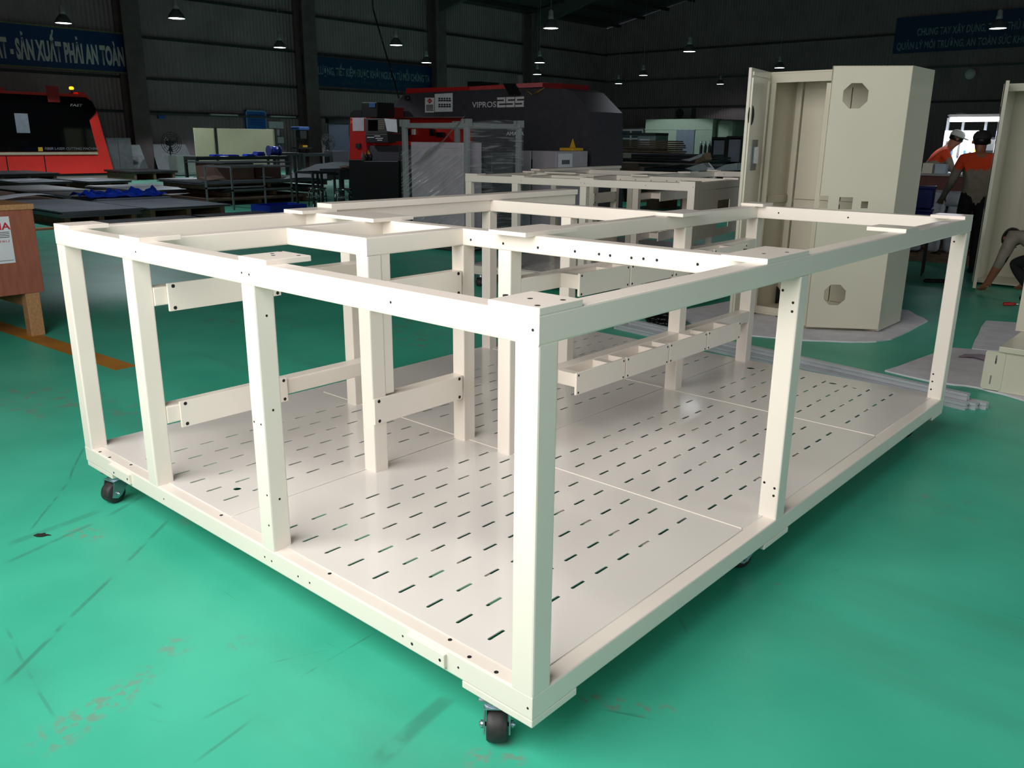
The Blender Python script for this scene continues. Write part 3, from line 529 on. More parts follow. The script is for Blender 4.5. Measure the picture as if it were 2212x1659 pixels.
for lab, u, wd, hh, m in (('cream carton on the crate bench, left one', 2007, .14, .15, CABM), ('pale blue grey carton on the crate bench, right one', 2035, .15, .14, mat('pale blue carton', (176, 192, 204), .6))):
    p = P(u, 356, 1, 12.6); t = thing('carton', lab, 'box', (p.x, 12.6, 1.171)); part('body', m, t, ((-wd/2, -.06, 0), (wd/2, .06, hh-.01))); part('flap', m, t, ((-wd/2, -.065, hh-.01), (wd/2, .0, hh)), ((-wd/2, .003, hh-.01), (wd/2, .065, hh-.004)))
def bag(label, u, v, dist, rx, ry, rz, base=.131):
    p = ray(u, v, dist); bm = NB(); bmesh.ops.create_icosphere(bm, subdivisions=3, radius=1)
    for q in bm.verts:
        n = q.co.normalized(); k = 1 + .12*math.sin(n.x*5 + p.x) + .10*math.sin(n.z*7 + n.y*4) + .05*math.sin(n.x*13 + n.y*11); c = [math.copysign(abs(s)**.6, s) for s in n]
        q.co = (c[0]*rx*k, c[1]*ry*k, c[2]*rz*k if c[2] > 0 else max(c[2]*1.15, -1)*(p.z-base))
    for f in bm.faces: f.smooth = True
    o = obj('woven_bag', bm, CANVAS); o.location = p; tag(o, label, 'bag', 'white woven bags'); return o
pallet('wooden pallet carrying the white bags beyond the frame corner', -2.75, -1.45, 11.35, 12.2)
bag('white bag, low left one of the pile by the crate', 1984, 462, 13.45, .105, .14, .20); bag('white bag in the middle of the pile by the crate', 2025, 460, 13.45, .10, .14, .20); bag('topmost white bag of the pile under the worker hand', 2042, 428, 13.45, .26, .15, .10, .765); bag('white bag at the right of the pile beside the trousers', 2066, 460, 13.45, .10, .14, .20)
for lab, z in (('lower blue plastic bin beside the tall cabinet', .55), ('upper blue plastic bin beside the tall cabinet', .83)):
    p = ray(1985, 415, 11.9); t = thing('plastic_bin', lab, 'bin', (p.x, p.y, z), .2, 'blue bins'); part('tub', BLUE, t, ((-.18, -.14, 0), (.18, .14, .235)), bev=.012); part('rim', BLUE, t, ((-.19, -.15, .236), (.19, .15, .268)), bev=.006)
p = ray(1985, 415, 11.9); t = thing('steel_stand', 'dark steel stand under the blue bins', 'stand', (p.x, p.y, 0), .2)
part('stand_top', DARKST, t, ((-.2, -.16, .52), (.2, .16, .548)))
for a in (-.18, .16):
    for b in (-.14, .12): part('leg', DARKST, t, ((a, b, 0), (a+.02, b+.02, .52)))
# bright pegboard and its tube light
a, b = P(2032, 345, 1, 14.4), P(2160, 282, 1, 14.4); t = thing('tool_board', 'brightly lit white tool board behind the bending worker', 'board'); part('panel', SCRUB, t, ((a.x, 14.4, .95), (a.x+.62, 14.43, b.z)), bev=.004); part('post', GALV, t, ((a.x, 14.43, 0), (a.x+.04, 14.47, 2.05)), ((a.x+.58, 14.43, 0), (a.x+.62, 14.47, 2.05)))
part('top_bar', GALV, t, ((a.x, 14.43, 2.02), (a.x+1.2, 14.47, 2.06)))
for k, (dx, z, h, m) in enumerate(((.05, 1.45, .2, GALV), (.14, 1.42, .22, mat('blue tool grip', (60, 120, 190), .5)), (.24, 1.4, .25, GALV), (.34, 1.2, .3, MATS['blue tool grip']), (.42, 1.22, .26, GALV), (.12, 1.12, .18, GALV), (.5, 1.42, .2, YEL), (.5, 1.15, .22, GALV))): part('hand_tool', m, t, ((a.x+dx, 14.375, z), (a.x+dx+.03, 14.398, z+h)))
a = P(2108, 258, 1, 14.1); t = thing('fluorescent_light', 'glowing fluorescent tube hanging above the white tool board', 'lamp'); bm = NB(); cyl(bm, (a.x-.38, 14.1, a.z), (a.x+.38, 14.1, a.z), .035, 12); obj('tube', bm, TUBEW, t); part('housing', WHITE, t, ((a.x-.4, 14.06, a.z+.037), (a.x+.4, 14.14, a.z+.08)))
part('bracket', GALV, t, ((a.x-.3, 14.1, a.z+.081), (a.x-.26, 14.52, a.z+.1)), ((a.x-.3, 14.5, 0), (a.x-.26, 14.52, a.z+.1)))
l = area('tube_light', (a.x-.2, 14.05, a.z-.06), (a.x-.45, 14.35, 1.2), .8, .06, 16, (.9, .93, 1)); l.parent = t
p = P(2190, 300, 1, 15.2); t = thing('machine_cabinet', 'dark grey cabinet behind the standing worker at the right', 'cabinet'); part('body', GALV, t, ((p.x-.55, 15.2, 0), (p.x+.6, 15.9, 1.72)), bev=.02); part('window_pane', WHITE, t, ((p.x-.45, 15.185, 1.5), (p.x-.15, 15.199, 1.68)))
# ================================================================ background machinery and stores
def poly(bm, px, ax, val, depth, bev=0.0):
    v = Vector((0, 0, 0)); v[ax] = depth; prism(bm, [P(u, w_, ax, val) for u, w_ in px], v, bev)
def pp(name, m, parent, px, ax, val, depth, bev=0.0):
    bm = NB(); poly(bm, px, ax, val, depth, bev); return obj(name, bm, m, parent)
def quad(u0, v0, u1, v1): return [(u0, v1), (u1, v1), (u1, v0), (u0, v0)]
# ---- fibre laser cutting machine (stands along the left wall, front towards the hall)
LX = -36.4; t = thing('laser_cutting_machine', 'red laser cutting machine with long black window at the left', 'machine'); b0 = P(100, 378, 0, LX)
def lz(v): return P(120, v, 0, LX).z
yR = lambda u, v: P(u, v, 0, LX).y
body = [(LX, 5, lz(376)), (LX, yR(247, 375), lz(376)), (LX, yR(209, 240), lz(238)), (LX, yR(204, 226), lz(226)), (LX, yR(190, 207), lz(206)), (LX, yR(184, 204), lz(201)), (LX, 5, lz(201))]
bm = NB(); prism(bm, body, (-2.3, 0, 0)); obj('body', bm, LRED, t)
win = [(LX+.02, 5, lz(327)), (LX+.02, yR(209, 327), lz(327)), (LX+.02, yR(191, 257), lz(257)), (LX+.02, yR(205, 241), lz(241)), (LX+.02, yR(206, 234), lz(234)), (LX+.02, yR(197, 217), lz(217)), (LX+.02, yR(184, 208), lz(208)), (LX+.02, 5, lz(204))]
bm = NB(); prism(bm, win, (.05, 0, 0)); wn = obj('window', bm, GLASSD, t)
bm = NB(); prism(bm, [(LX+.01, 5, lz(334)), (LX+.01, yR(211, 334), lz(334)), (LX+.01, yR(209, 328), lz(328.5)), (LX+.01, 5, lz(328.5))], (.05, 0, 0)); obj('trim_strip', bm, mat('cream trim', (196, 188, 160), .5), t)
part('base', BLACK, t, ((LX-2.2, 5, .0), (LX-.03, yR(246, 378), lz(377.5))))
for u in (15, 97): y = yR(u, 350); part('panel_gap', HOLE, t, ((LX+.001, y-.02, lz(375)), (LX+.006, y+.02, lz(336))))
part('roof_unit', LRED, t, ((LX-1.0, yR(171, 200), lz(201.5)), (LX-.1, yR(186, 200), lz(196.5)))); part('roof_unit', LRED, t, ((LX-1.5, 6, lz(201.5)), (LX-.6, yR(22, 200), lz(193))))
text('FAST', (LX+.07, yR(150, 228), lz(228.5)), (0, 1, 0), (0, 0, 1), .10, TEXTW, wn, width=.5, shear=.25, bold=.01)
text('FIBER LASER CUTTING MACHINE', (LX+.07, yR(95, 323), lz(323.5)), (0, 1, 0), (0, 0, 1), .10, mat('grey lettering', (130, 130, 130), .5), wn, width=2.15, shear=.25, bold=.01)
part('warning_label', YEL, wn, ((LX+.071, yR(81, 323), lz(326.5)), (LX+.076, yR(91, 323), lz(318))))
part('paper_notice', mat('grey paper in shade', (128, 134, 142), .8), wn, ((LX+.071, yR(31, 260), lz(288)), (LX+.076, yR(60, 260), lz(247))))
bm = NB(); prism(bm, [(LX+.09, yR(102, 221), lz(221)), (LX+.09, yR(128, 221), lz(221)), (LX+.05, yR(125, 187), lz(186)), (LX+.05, yR(97, 187), lz(186))], (.006, 0, 0)); nt_ = obj('red_notice', bm, mat('red notice board', (172, 36, 34), .6), t)
y = yR(162, 195); part('beacon_pole', BLACK, t, ((LX-.35, y-.02, lz(201)), (LX-.31, y+.02, lz(191)))); bm = NB(); lathe(bm, [(.05, lz(191)), (.085, lz(190)), (.085, lz(186)), (.04, lz(184.5))], 14, 'Z', (LX-.33, y, 0)); obj('beacon_lens', bm, AMBER, t)
# ---- grey cabinets and sheets between laser and first column
for lab, u0, u1, v0, v1, X, m in (('tall grey switch cabinet right of the red laser machine', 232, 282, 298, 372, -37.6, GALV), ('pale sheet leaning on the wall before the first column', 279, 306, 313, 371, -38.6, mat('pale grey sheet', (140, 146, 150), .5)),
        ('light grey board leaning behind the pedestal fan', 332, 412, 312, 371, -39.6, MATS['pale grey sheet']), ('mint grey machine cabinet beside the leaning boards', 384, 424, 336, 374, -34, mat('mint grey paint', (118, 132, 124), .5))):
    t = thing('steel_cabinet' if 'cabinet' in lab else 'leaning_sheet', lab, 'cabinet' if 'cabinet' in lab else 'sheet'); a, b = P(u0, v1, 0, X), P(u1, v0, 0, X)
    if 'cabinet' in lab:
        part('body', m, t, ((X-.7, a.y, .04), (X, b.y, b.z)), bev=.01); part('plinth', BLACK, t, ((X-.65, a.y+.03, 0), (X-.04, b.y-.03, .04)))
        md = (a.y+b.y)/2; part('door', m, t, ((X+.001, a.y+.03, .12), (X+.012, md-.01, b.z-.06))); part('door', m, t, ((X+.001, md+.01, .12), (X+.012, b.y-.03, b.z-.06)))
    else:
        bm = NB(); prism(bm, [(X+.5, a.y, .0), (X+.5, b.y, .0), (X, b.y-.15*(b.y-a.y), b.z), (X, a.y, b.z)], (.02, 0, .004)); obj('sheet', bm, m, t)
# ---- fans
def fan(label, u, v, X, r, base=True, face=(1, 0, 0)):
    c = P(u, v, 0, X); t = thing('pedestal_fan', label, 'fan', (0, 0, 0), 0, 'industrial fans'); bm = NB()
    for rr in (r, r*.8, r*.6, r*.4, r*.2):
        pts = [(X+.08*(1-rr/r), c.y + rr*math.cos(i*math.tau/28), c.z + rr*math.sin(i*math.tau/28)) for i in range(29)]; tube(bm, pts, .012, 5)
    for i in range(12): a = i*math.tau/12; tube(bm, [(X+.1, c.y, c.z), (X, c.y + r*math.cos(a), c.z + r*math.sin(a))], .008, 4)
    obj('guard', bm, BLACK, t); bm = NB()
    for i in range(3): a = i*math.tau/3 + .4; prism(bm, [(X-.06, c.y + r*.12*math.cos(a-.5), c.z + r*.12*math.sin(a-.5)), (X-.08, c.y + r*.8*math.cos(a-.28), c.z + r*.8*math.sin(a-.28)), (X-.03, c.y + r*.8*math.cos(a+.28), c.z + r*.8*math.sin(a+.28))], (.012, 0, 0))
    obj('blade', bm, DARKST, t); bm = NB(); cyl(bm, (X-.3, c.y, c.z), (X-.02, c.y, c.z), .12, 14); obj('motor', bm, BLACK, t)
    if base:
        bm = NB(); cyl(bm, (X-.18, c.y, .03), (X-.18, c.y, c.z), .03, 8); obj('pole', bm, BLACK, t); bm = NB(); lathe(bm, [(.3, 0), (.3, .03), (.05, .05)], 18, 'Z', (X-.18, c.y, 0)); obj('base', bm, BLACK, t)
    else: part('wall_arm', BLACK, t, ((-39.4, c.y-.04, c.z-.04), (X-.3, c.y+.04, c.z+.04)))
fan('black pedestal fan in front of the first wall column', 370, 309, -37, .48); fan('black fan on the second wall column beside the dark door', 709, 308, -33, .40)
# ---- drill press with blue head by the second column
c = P(644, 300, 0, -32); t = thing('drill_press', 'drill press with blue head and yellow part beside the second column', 'drill press', (c.x, c.y, 0)); part('column', DARKST, t, ((-.06, -.06, 0), (.06, .06, c.z+.4))); part('head', mat('blue machine paint', (48, 84, 150), .5), t, ((-.1, -.28, c.z+.38), (.5, .28, c.z+.52)), bev=.03)
part('motor_head', DARKST, t, ((.12, -.2, c.z+.0), (.45, .16, c.z+.38)), bev=.03); part('table', DARKST, t, ((0, -.35, c.z-.42), (.5, .35, c.z-.36))); part('vise', YEL, t, ((.15, -.05, c.z-.355), (.4, .2, c.z-.27))); part('base', DARKST, t, ((-.25, -.3, 0), (.5, .3, .08)))
# ---- wall notices, tubes, blue board
for lab, u0, v0, u1, v1, X, m, cat in (('blue notice board with pale frame above the beige boards', 533, 239, 574, 279, -40.13, mat('bright blue board', (34, 108, 196), .5), 'notice board'), ('white paper sheets on the wall right of the blue board', 582, 263, 612, 277, -40.13, PAPER, 'paper'), ('small white paper notice below the wall sheets', 593, 280, 603, 293, -40.13, PAPER, 'paper'), ('lower white paper sheet on the wall by the beige boards', 594, 296, 613, 309, -40.13, PAPER, 'paper'), ('small blue label beside the first wall column', 343, 250, 356, 256, -40.13, mat('bright blue board', (34, 108, 196), .5), 'label')):
    a, b = P(u0, v1, 0, X), P(u1, v0, 0, X); nm = 'notice_board' if 'board' in cat else 'wall_notice'; t = thing(nm, lab, cat); part('sheet', m, t, ((X-.165, a.y, a.z), (X, b.y, b.z)))
    if 'board' in cat: part('border', mat('pale blue trim', (140, 180, 214), .5), t, ((X, a.y, b.z-.07), (X+.02, b.y, b.z)), ((X, a.y, a.z), (X+.02, a.y+.06, b.z)), ((X, b.y-.06, a.z), (X+.02, b.y, b.z))); part('printed_line', mat('blue print', (24, 76, 150), .5), t, *[((X+.001, a.y+.2, b.z-.25-k*.13), (X+.006, b.y-.2, b.z-.21-k*.13)) for k in range(5)])['kind'] = 'stuff'
for lab, u0, u1, v in (('unlit fluorescent batten on the wall left of the blue board', 453, 516, 247), ('unlit fluorescent batten on the wall right of the blue board', 584, 641, 251)):
    a, b = P(u0, v, 0, -39.9), P(u1, v, 0, -39.9); t = thing('wall_batten', lab, 'lamp', (0, 0, 0), 0, 'unlit wall battens'); part('housing', GALV, t, ((-40.15, a.y, a.z-.05), (-39.97, b.y, a.z+.05))); bm = NB(); cyl(bm, (-39.92, a.y+.05, a.z), (-39.92, b.y-.05, a.z), .04, 8); obj('tube', bm, WHITE, t)
# ---- door and cabinet right of second column
a, b = P(715, 380, 0, -38), P(752, 257, 0, -38); t = thing('roller_door', 'dark blue grey roller door left of the red control cabinet', 'door'); part('curtain', mat('blue grey door', (70, 78, 96), .5), t, ((-38.1, a.y, 0), (-38, b.y, b.z-.25))); part('roller_box', BLACK, t, ((-38.2, a.y-.05, b.z-.25), (-37.9, b.y+.05, b.z)))
a, b = P(720, 380, 0, -31), P(753, 326, 0, -31); t = thing('tool_cupboard', 'dark grey cupboard left of the red control cabinet', 'cupboard'); part('body', PRESSG, t, ((-31.6, a.y, 0), (-31, b.y, b.z)), bev=.01); part('door', PRESSG, t, ((-30.999, a.y+.04, .08), (-30.985, b.y-.04, b.z-.06)))
# ---- beige display boards in dark posts
X = -30.3
for lab, u0, u1 in (('narrow pale beige board panel standing behind the workbench', 425, 461), ('wide pale beige board panel standing behind the workbench', 466, 592)):
    a, b = P(u0, 386, 0, X), P(u1, 278, 0, X); zt = P(510, 278, 0, X).z; t = thing('partition_board', lab, 'board', (0, 0, 0), 0, 'pale beige boards'); part('panel', BOARD, t, ((X, a.y+.04, .12), (X+.05, b.y-.02, zt)), bev=.008); part('panel_joint', mat('board joint', (120, 122, 96), .6), t, ((X+.0505, a.y+.05, .86), (X+.053, b.y-.03, .875)))
    part('foot_beam', BLACK, t, ((X-.15, a.y-.05, .0), (X+.2, b.y, .12))); part('post', DARKST, t, ((X-.05, b.y-.015, .12), (X+.1, b.y+.07, zt+.03)))
# ---- workbenches
def table(label, x0, x1, y0, y1, h, m=DARKST, top=SHEETD, r=.03, mid=None, group='steel tables and racks', name='workbench'):
    t = thing(name, label, 'table', (0, 0, 0), 0, group); 
    if top: part('tabletop', top, t, ((x0, y0, h-.03), (x1, y1, h)))
    for a in (x0, x1-r):
        for b in (y0, y1-r): part('leg', m, t, ((a, b, 0), (a+r, b+r, h-.03-r)))
    part('frame_rail', m, t, ((x0, y0, h-.03-r), (x1, y0+r, h-.031)), ((x0, y1-r, h-.03-r), (x1, y1, h-.031)), ((x0, y0+r, h-.03-r), (x0+r, y1-r, h-.031)), ((x1-r, y0+r, h-.03-r), (x1, y1-r, h-.031)))
    if mid: part('lower_rail', m, t, ((x1-r, y0, mid), (x1, y1, mid+r)), ((x0, y0, mid), (x0+r, y1, mid+r)))
    return t
a, b = P(424, 392, 2, 0), None; X = -27.2; y0, y1 = P(424, 340, 0, X).y, P(622, 340, 0, X).y; h = P(500, 338, 0, X).z
table('long dark workbench with blue things in front of the beige boards', X-.9, X, y0, y1, h, r=.09)
for k, (lab, u, dx, ln, hh, m) in enumerate((('blue cloth bundle at the left on the long workbench', 470, .3, .4, .07, TARP), ('blue folder in the middle on the long workbench', 502, .2, .45, .06, BLUE), ('white paper lying on the long workbench', 486, -.02, .16, .012, PAPER), ('blue tool case on the long workbench', 562, .4, .35, .16, BLUE), ('blue low tray on the long workbench', 540, .15, .35, .08, TARP))):
    c = P(u, 338, 0, X-dx); t = thing('bench_item', lab, 'bench item'); part('body', m, t, ((X-dx-.25, c.y-ln/2, h+.001), (X-dx+.1, c.y+ln/2, h+hh*.7)), bev=min(hh*.2, .02)); part('cover', m, t, ((X-dx-.24, c.y-ln/2+.03, h+hh*.7+.001), (X-dx+.09, c.y+ln/2-.03, h+hh)), bev=min(hh*.1, .01))
c = P(592, 331, 0, X-.3); t = thing('cable_reel', 'blue cable reel lying on the right of the long workbench', 'reel'); bm = NB(); cyl(bm, (X-.3, c.y-.2, h+.19), (X-.3, c.y+.2, h+.19), .16, 20); obj('winding', bm, BLUE, t); bm = NB(); cyl(bm, (X-.3, c.y+.201, h+.19), (X-.3, c.y+.24, h+.19), .19, 20); cyl(bm, (X-.3, c.y-.24, h+.19), (X-.3, c.y-.201, h+.19), .19, 20); obj('flange', bm, mat('dark blue reel', (24, 34, 96), .5), t)
X = -29; y0, y1 = P(600, 340, 0, X).y, P(650, 340, 0, X).y; table('short dark table behind the right end of the long workbench', X-.8, X, y0, y1, P(620, 330, 0, X).z, r=.08)
X = -31; y0, y1 = P(655, 335, 0, X).y, P(716, 335, 0, X).y; table('dark bench under the drill press and second column', X-.8, X, y0, y1, P(690, 331, 0, X).z, r=.1)
# carton on wood stack below
# ---- tube rack, scrap sheets, stools
X = -16.6; y0, y1 = P(501, 400, 0, X).y, P(632, 400, 0, X).y; h = P(560, 358.5, 0, X).z; table('thin grey tube rack in front of the scrap sheet stack', X-1.2, X, y0, y1, h+.03, m=GALV, top=None, r=.036, mid=.42, name='tube_rack')
X = -15.4; y0, y1 = P(676, 400, 0, X).y, P(726, 400, 0, X).y; h = P(700, 371, 0, X).z; table('small dark tube stand beside the chrome stools', X-.7, X, y0, y1, h+.03, m=DARKST, top=None, r=.045, name='tube_stand')
X = -15.9; y0, y1 = P(735, 400, 0, X).y, P(784, 400, 0, X).y; h = P(760, 366, 0, X).z; tb = table('black steel desk with rags in front of the press', X-.8, X, y0, y1, h, m=DARKST, top=DARKST, r=.05, name='steel_desk')
part('drawer', DARKST, tb, ((X-.6, y0+.06, h-.24), (X+.002, y0+.5, h-.05)))
for k, (lab, u, m) in enumerate((('brown rag lying on the black steel desk', 750, SHEETB), ('white rag lying on the black steel desk', 777, CANVAS))):
    c = P(u, 362, 0, X-.2); bm = NB(); bmesh.ops.create_icosphere(bm, subdivisions=2, radius=1)
    for q in bm.verts: n = q.co.copy(); q.co = (X-.25 + n.x*.2*(1+.3*math.sin(n.y*7)), c.y + n.y*.12*(1+.25*math.sin(n.z*6+n.x*5)), h + .045 + n.z*.044)
    tag(obj('rag', bm, m), lab, 'rag')
def stool(label, u, v, dist):
    p = ray(u, v, dist); t = thing('round_stool', label, 'stool', (p.x, p.y, 0), random.random(), 'chrome round stools'); bm = NB(); lathe(bm, [(.05, p.z-.035), (.16, p.z-.03), (.17, p.z-.01), (.16, p.z), (.01, p.z+.004)], 24); obj('seat', bm, mat('chrome seat', (150, 152, 154), .15, metal=1, var=.1), t)
    for k in range(4):
        a = k*math.pi/2 + .5; bm = NB(); ca, sa = math.cos(a), math.sin(a); tube(bm, [(.10*ca, .10*sa, p.z-.032), (.15*ca, .15*sa, p.z-.045), (.175*ca, .175*sa, p.z-.10), (.20*ca, .20*sa, 0)], .012, 8); obj('leg', bm, MATS['chrome seat'], t)
    bm = NB(); pts = [(.175*math.cos(i*math.tau/20), .175*math.sin(i*math.tau/20), p.z-.16) for i in range(21)]; tube(bm, pts, .008, 6); obj('ring', bm, MATS['chrome seat'], t)
stool('chrome round stool under the small tube stand, left one', 685, 405, 16.4); stool('chrome round stool beside the black desk, right one', 742, 407, 16.2)
# ---- stacks of sheets on pallets
def sheets(label, x0, x1, y0, y1, z, n, m, rz=0.0, name='sheet_stack', th=.012):
    t = thing(name, label, 'metal sheets', ((x0+x1)/2, (y0+y1)/2, 0), rz, 'stacked sheets'); hx, hy = (x1-x0)/2, (y1-y0)/2
    for k in range(n): dx, dy = random.uniform(-.04, .04), random.uniform(-.04, .04); part('sheet', m, t, ((-hx+dx, -hy+dy, z + k*th + .001), (hx+dx, hy+dy, z + (k+1)*th)))
    return t
STK = [  # label, x0, x1, y0, y1, pallet height, sheets, thickness, material
    ('blue grey steel sheets nearest the wooden crate', -18.8, -15.3, 4.75, 6.25, .16, 5, .022, SHEET), ('dark grey steel sheets right of the blue grey stack', -18, -15.4, 6.42, 8.2, .2, 3, .014, SHEET),
    ('black sheets lying low behind the left corner of the frame', -15.1, -12.6, 4.9, 7.0, .05, 3, .015, SHEETD), ('black sheets lying low in front of the tube rack', -15.1, -12.6, 7.2, 8.7, .05, 3, .015, SHEETD),
    ('brown sheets right behind the blue grey stack', -22.3, -19.2, 4.5, 6.35, .16, 4, .016, SHEETB), ('grey sheets carrying the blue tarpaulin', -21.6, -18.2, 6.6, 8.3, .2, 4, .016, SHEET), ('reddish primer sheets farther left behind the crate', -26, -22.7, 4.4, 6.5, .15, 4, .016, SHEETB),
    ('pale grey sheets between tarpaulin and beige boards', -23.6, -20.4, 8.6, 10.5, .2, 4, .02, SHEET), ('dark sheets in the middle below the laser machine', -26, -22.6, 6.8, 8.45, .16, 3, .02, SHEETD), ('pale sheets before the middle of the laser machine', -29.5, -26.7, 8.0, 9.5, .2, 3, .02, SHEET),
    ('pale sheets before the right end of the laser machine', -29, -26.2, 9.75, 11.1, .2, 3, .02, SHEET), ('dark sheets close to the laser machine base', -33, -30, 8.5, 10.4, .3, 3, .03, SHEETD), ('thin dark sheets in front of the first wall column', -34, -31.5, 13.6, 15.4, .25, 2, .04, SHEETD)]
for lab, x0, x1, y0, y1, ph, n, th, m in STK:
    sheets(lab, x0, x1, y0, y1, ph, n, m, 0.0, th=th)
    pallet('timber pallet under the ' + lab, x0+.1, x1-.06, y0+.08, y1-.08, 0, ph, OLDWOOD, 6)
c = Vector((-18.9, 7.3, .3)); bm = NB(); g = [[None]*22 for _ in range(9)]
for i in range(9):
    for j in range(22): g[i][j] = bm.verts.new((c.x - .6 + i*.15, c.y - .75 + j*.085, .275 + .26*abs(math.sin(j*.55+i*.8))*(.4+.6*random.random())*(1-abs(i-4)/5)))
for i in range(8):
    for j in range(21): bm.faces.new((g[i][j], g[i][j+1], g[i+1][j+1], g[i+1][j]))
bmesh.ops.solidify(bm, geom=bm.faces[:], thickness=.008); tag(obj('tarpaulin', bm, TARP), 'crumpled bright blue plastic tarpaulin on the grey sheets', 'tarpaulin')
for lab, cx, cy, cz, lx, ly, m in (('curled white sheet on the brown sheet stack', -19.9, 5.5, .226, .8, 1.5, PAPER), ('flat pale sheet on the grey sheets beside the tarpaulin', -20.8, 7.4, .266, .9, 1.3, mat('pale plate', (150, 146, 140), .5)), ('white sheet piece on the far pallet at left', -28.3, 8.6, .262, .7, 1.0, PAPER), ('white sheet piece on the far pallet at right', -28, 10.3, .262, .6, .8, PAPER), ('pale sheet piece on the pale grey sheets', -22.6, 9.4, .282, .6, 1.5, PAPER)):
    bm = NB(); g = [[bm.verts.new((cx - lx/2 + lx*i/4, cy - ly/2 + ly*j/8, cz + (.05*(1-math.cos(j*.5)) if 'curled' in lab else 0) + .006*random.random())) for j in range(9)] for i in range(5)]
    for i in range(4):
        for j in range(8): bm.faces.new((g[i][j], g[i][j+1], g[i+1][j+1], g[i+1][j]))
    bmesh.ops.solidify(bm, geom=bm.faces[:], thickness=-.012); tag(obj('loose_sheet', bm, m), lab, 'sheet')
t = thing('timber_plank', 'orange brown timber plank on the floor behind the wooden crate', 'plank', (-15.0, 2.6, 0), 0.0); part('board', mat('orange timber', (196, 128, 84), .6, var=.1), t, ((-.1, -1.2, .0), (.06, 2.08, .035)), ((-.12, .9, .036), (.08, 1.0, .05)))
# scrap stack right of the sheets, with the white sheet
X = -17.95; y0, y1 = 9.1, 12.6
for k, (lab, z, n, m, d0, d1) in enumerate((('lowest brown sheets of the tall scrap stack', .12, 4, SHEETB, 0, -.5), ('middle dark sheets of the tall scrap stack', .315, 4, SHEETD, .5, -.1), ('upper grey sheets of the tall scrap stack', .51, 4, SHEET, -.1, .2))): sheets(lab, X-2.2, X, y0+d0, y1+d1, z, n, m, random.uniform(-.02, .02), th=.018); pallet('timber bearers under the ' + lab, X-2.1, X-.1, y0+d0+.1, y1+d1-.1, z-.11, .11, OLDWOOD, 5)
sheets('thin bent offcut sheets on top of the tube rack stack', X-1.9, X-.3, y0+.6, y0+2.6, .98, 3, SHEET, .05, th=.01); part('prop_box', SHEETB, thing('timber_box', 'brown open timber box inside the scrap stack', 'box'), ((X-1.5, y0+.6, .585), (X-.6, y0+1.7, .97)), ((X-1.5, y0+1.95, .585), (X-.6, y0+2.5, .9)))
c0, c1 = P(612, 390, 0, X+.25), P(742, 360, 0, X-1.0); bm = NB(); g = []
for i in range(6):
    s = i/5; g.append([bm.verts.new((X+.3 - 1.2*s, P(612, 390, 0, X+.3).y*(1-s) + P(668, 362, 0, X-1.2).y*s + (1.9 - .25*s)*j/6, .60 + .34*s + .03*math.sin(j + i))) for j in range(7)])
for i in range(5):
    for j in range(6): bm.faces.new((g[i][j], g[i][j+1], g[i+1][j+1], g[i+1][j]))
bmesh.ops.solidify(bm, geom=bm.faces[:], thickness=.01); tag(obj('white_sheet', bm, mat('white coated sheet', (236, 238, 244), .4, var=.05)), 'large white sheet sloping over the scrap stack', 'sheet')
p = P(602, 436, 0, -15.2); t = thing('plastic_tray', 'flat blue plastic tray on the floor under the tube rack', 'tray', (-15.2, p.y, 0)); part('tray_base', BLUE, t, ((-.35, -.45, .005), (.35, .45, .05))); part('rim', BLUE, t, ((-.37, -.47, .03), (-.35, .47, .2)), ((.35, -.47, .03), (.37, .47, .2)), ((-.35, -.47, .03), (.35, -.45, .2)), ((-.35, .45, .03), (.35, .47, .2)))

for k, (lab, dy, dz, sx, sy, tx, ty, m) in enumerate((('rusty brown offcut plate leaning in the scrap stack', .35, .62, .45, .45, .1, .12, SHEETB), ('pale bent offcut plate at the front of the scrap stack', 2.72, .60, .45, .5, -.08, .05, MATS['pale plate']), ('narrow grey offcut strip on the scrap stack', 1.85, .60, .45, .12, .03, .02, SHEET), ('brown cardboard piece lying on the scrap stack', 3.25, .62, .4, .36, .12, -.1, PINE))):
    o = part('offcut_plate', m, None, ((-sx/2, -sy/2, 0), (sx/2, sy/2, .012))); o.location = (X-.3, y0+dy, dz+.03); o.rotation_euler = (tx, ty, .1*k); tag(o, lab, 'offcut')
# ================================================================ turret punch press behind the wrapped rack (long side faces -Y)
YP = 10.7; t = thing('punch_press', 'large charcoal and red punch press with white lettering', 'machine')
bodypx = [(833, 253), (858, 221), (876, 200), (1102, 191), (1215, 190), (1234, 196), (1276, 241), (1278, 330), (1278, 480), (1022, 480), (1022, 276), (1016, 262), (1002, 252)]
bm = NB(); poly(bm, bodypx, 1, YP, .95); obj('frame_casting', bm, PRESSG, t)
pp('top_stripe', RED, t, [(877, 202), (1013, 195), (1013, 187), (877, 191)], 1, YP-.01, .9); pp('top_stripe', mat('faded red machine paint', (196, 66, 66), .5), t, [(1014, 195), (1106, 191), (1100, 182), (1014, 187)], 1, YP-.01, .9)
pp('top_stripe', mat('pink worn red paint', (206, 104, 110), .5), t, [(1120, 190), (1172, 188), (1172, 178), (1112, 181)], 1, YP-.01, .85); pp('top_stripe', mat('dark red machine paint', (120, 22, 24), .5), t, [(1172, 190), (1213, 192), (1213, 180), (1172, 179)], 1, YP-.01, .8)
pp('camera_bracket', BLACK, t, [(1096, 198), (1118, 198), (1110, 180), (1086, 180)], 1, YP-.06, .12); pp('camera_bracket', BLACK, t, quad(1098, 198, 1116, 205), 1, YP-.12, .11)
bm = NB(); 
for a, b in (((1132, 192), (1150, 205)), ((1150, 205), (1170, 192)), ((1158, 204), (1176, 189))): cyl(bm, P(*a, 1, YP-.03), P(*b, 1, YP-.03), .012, 6)
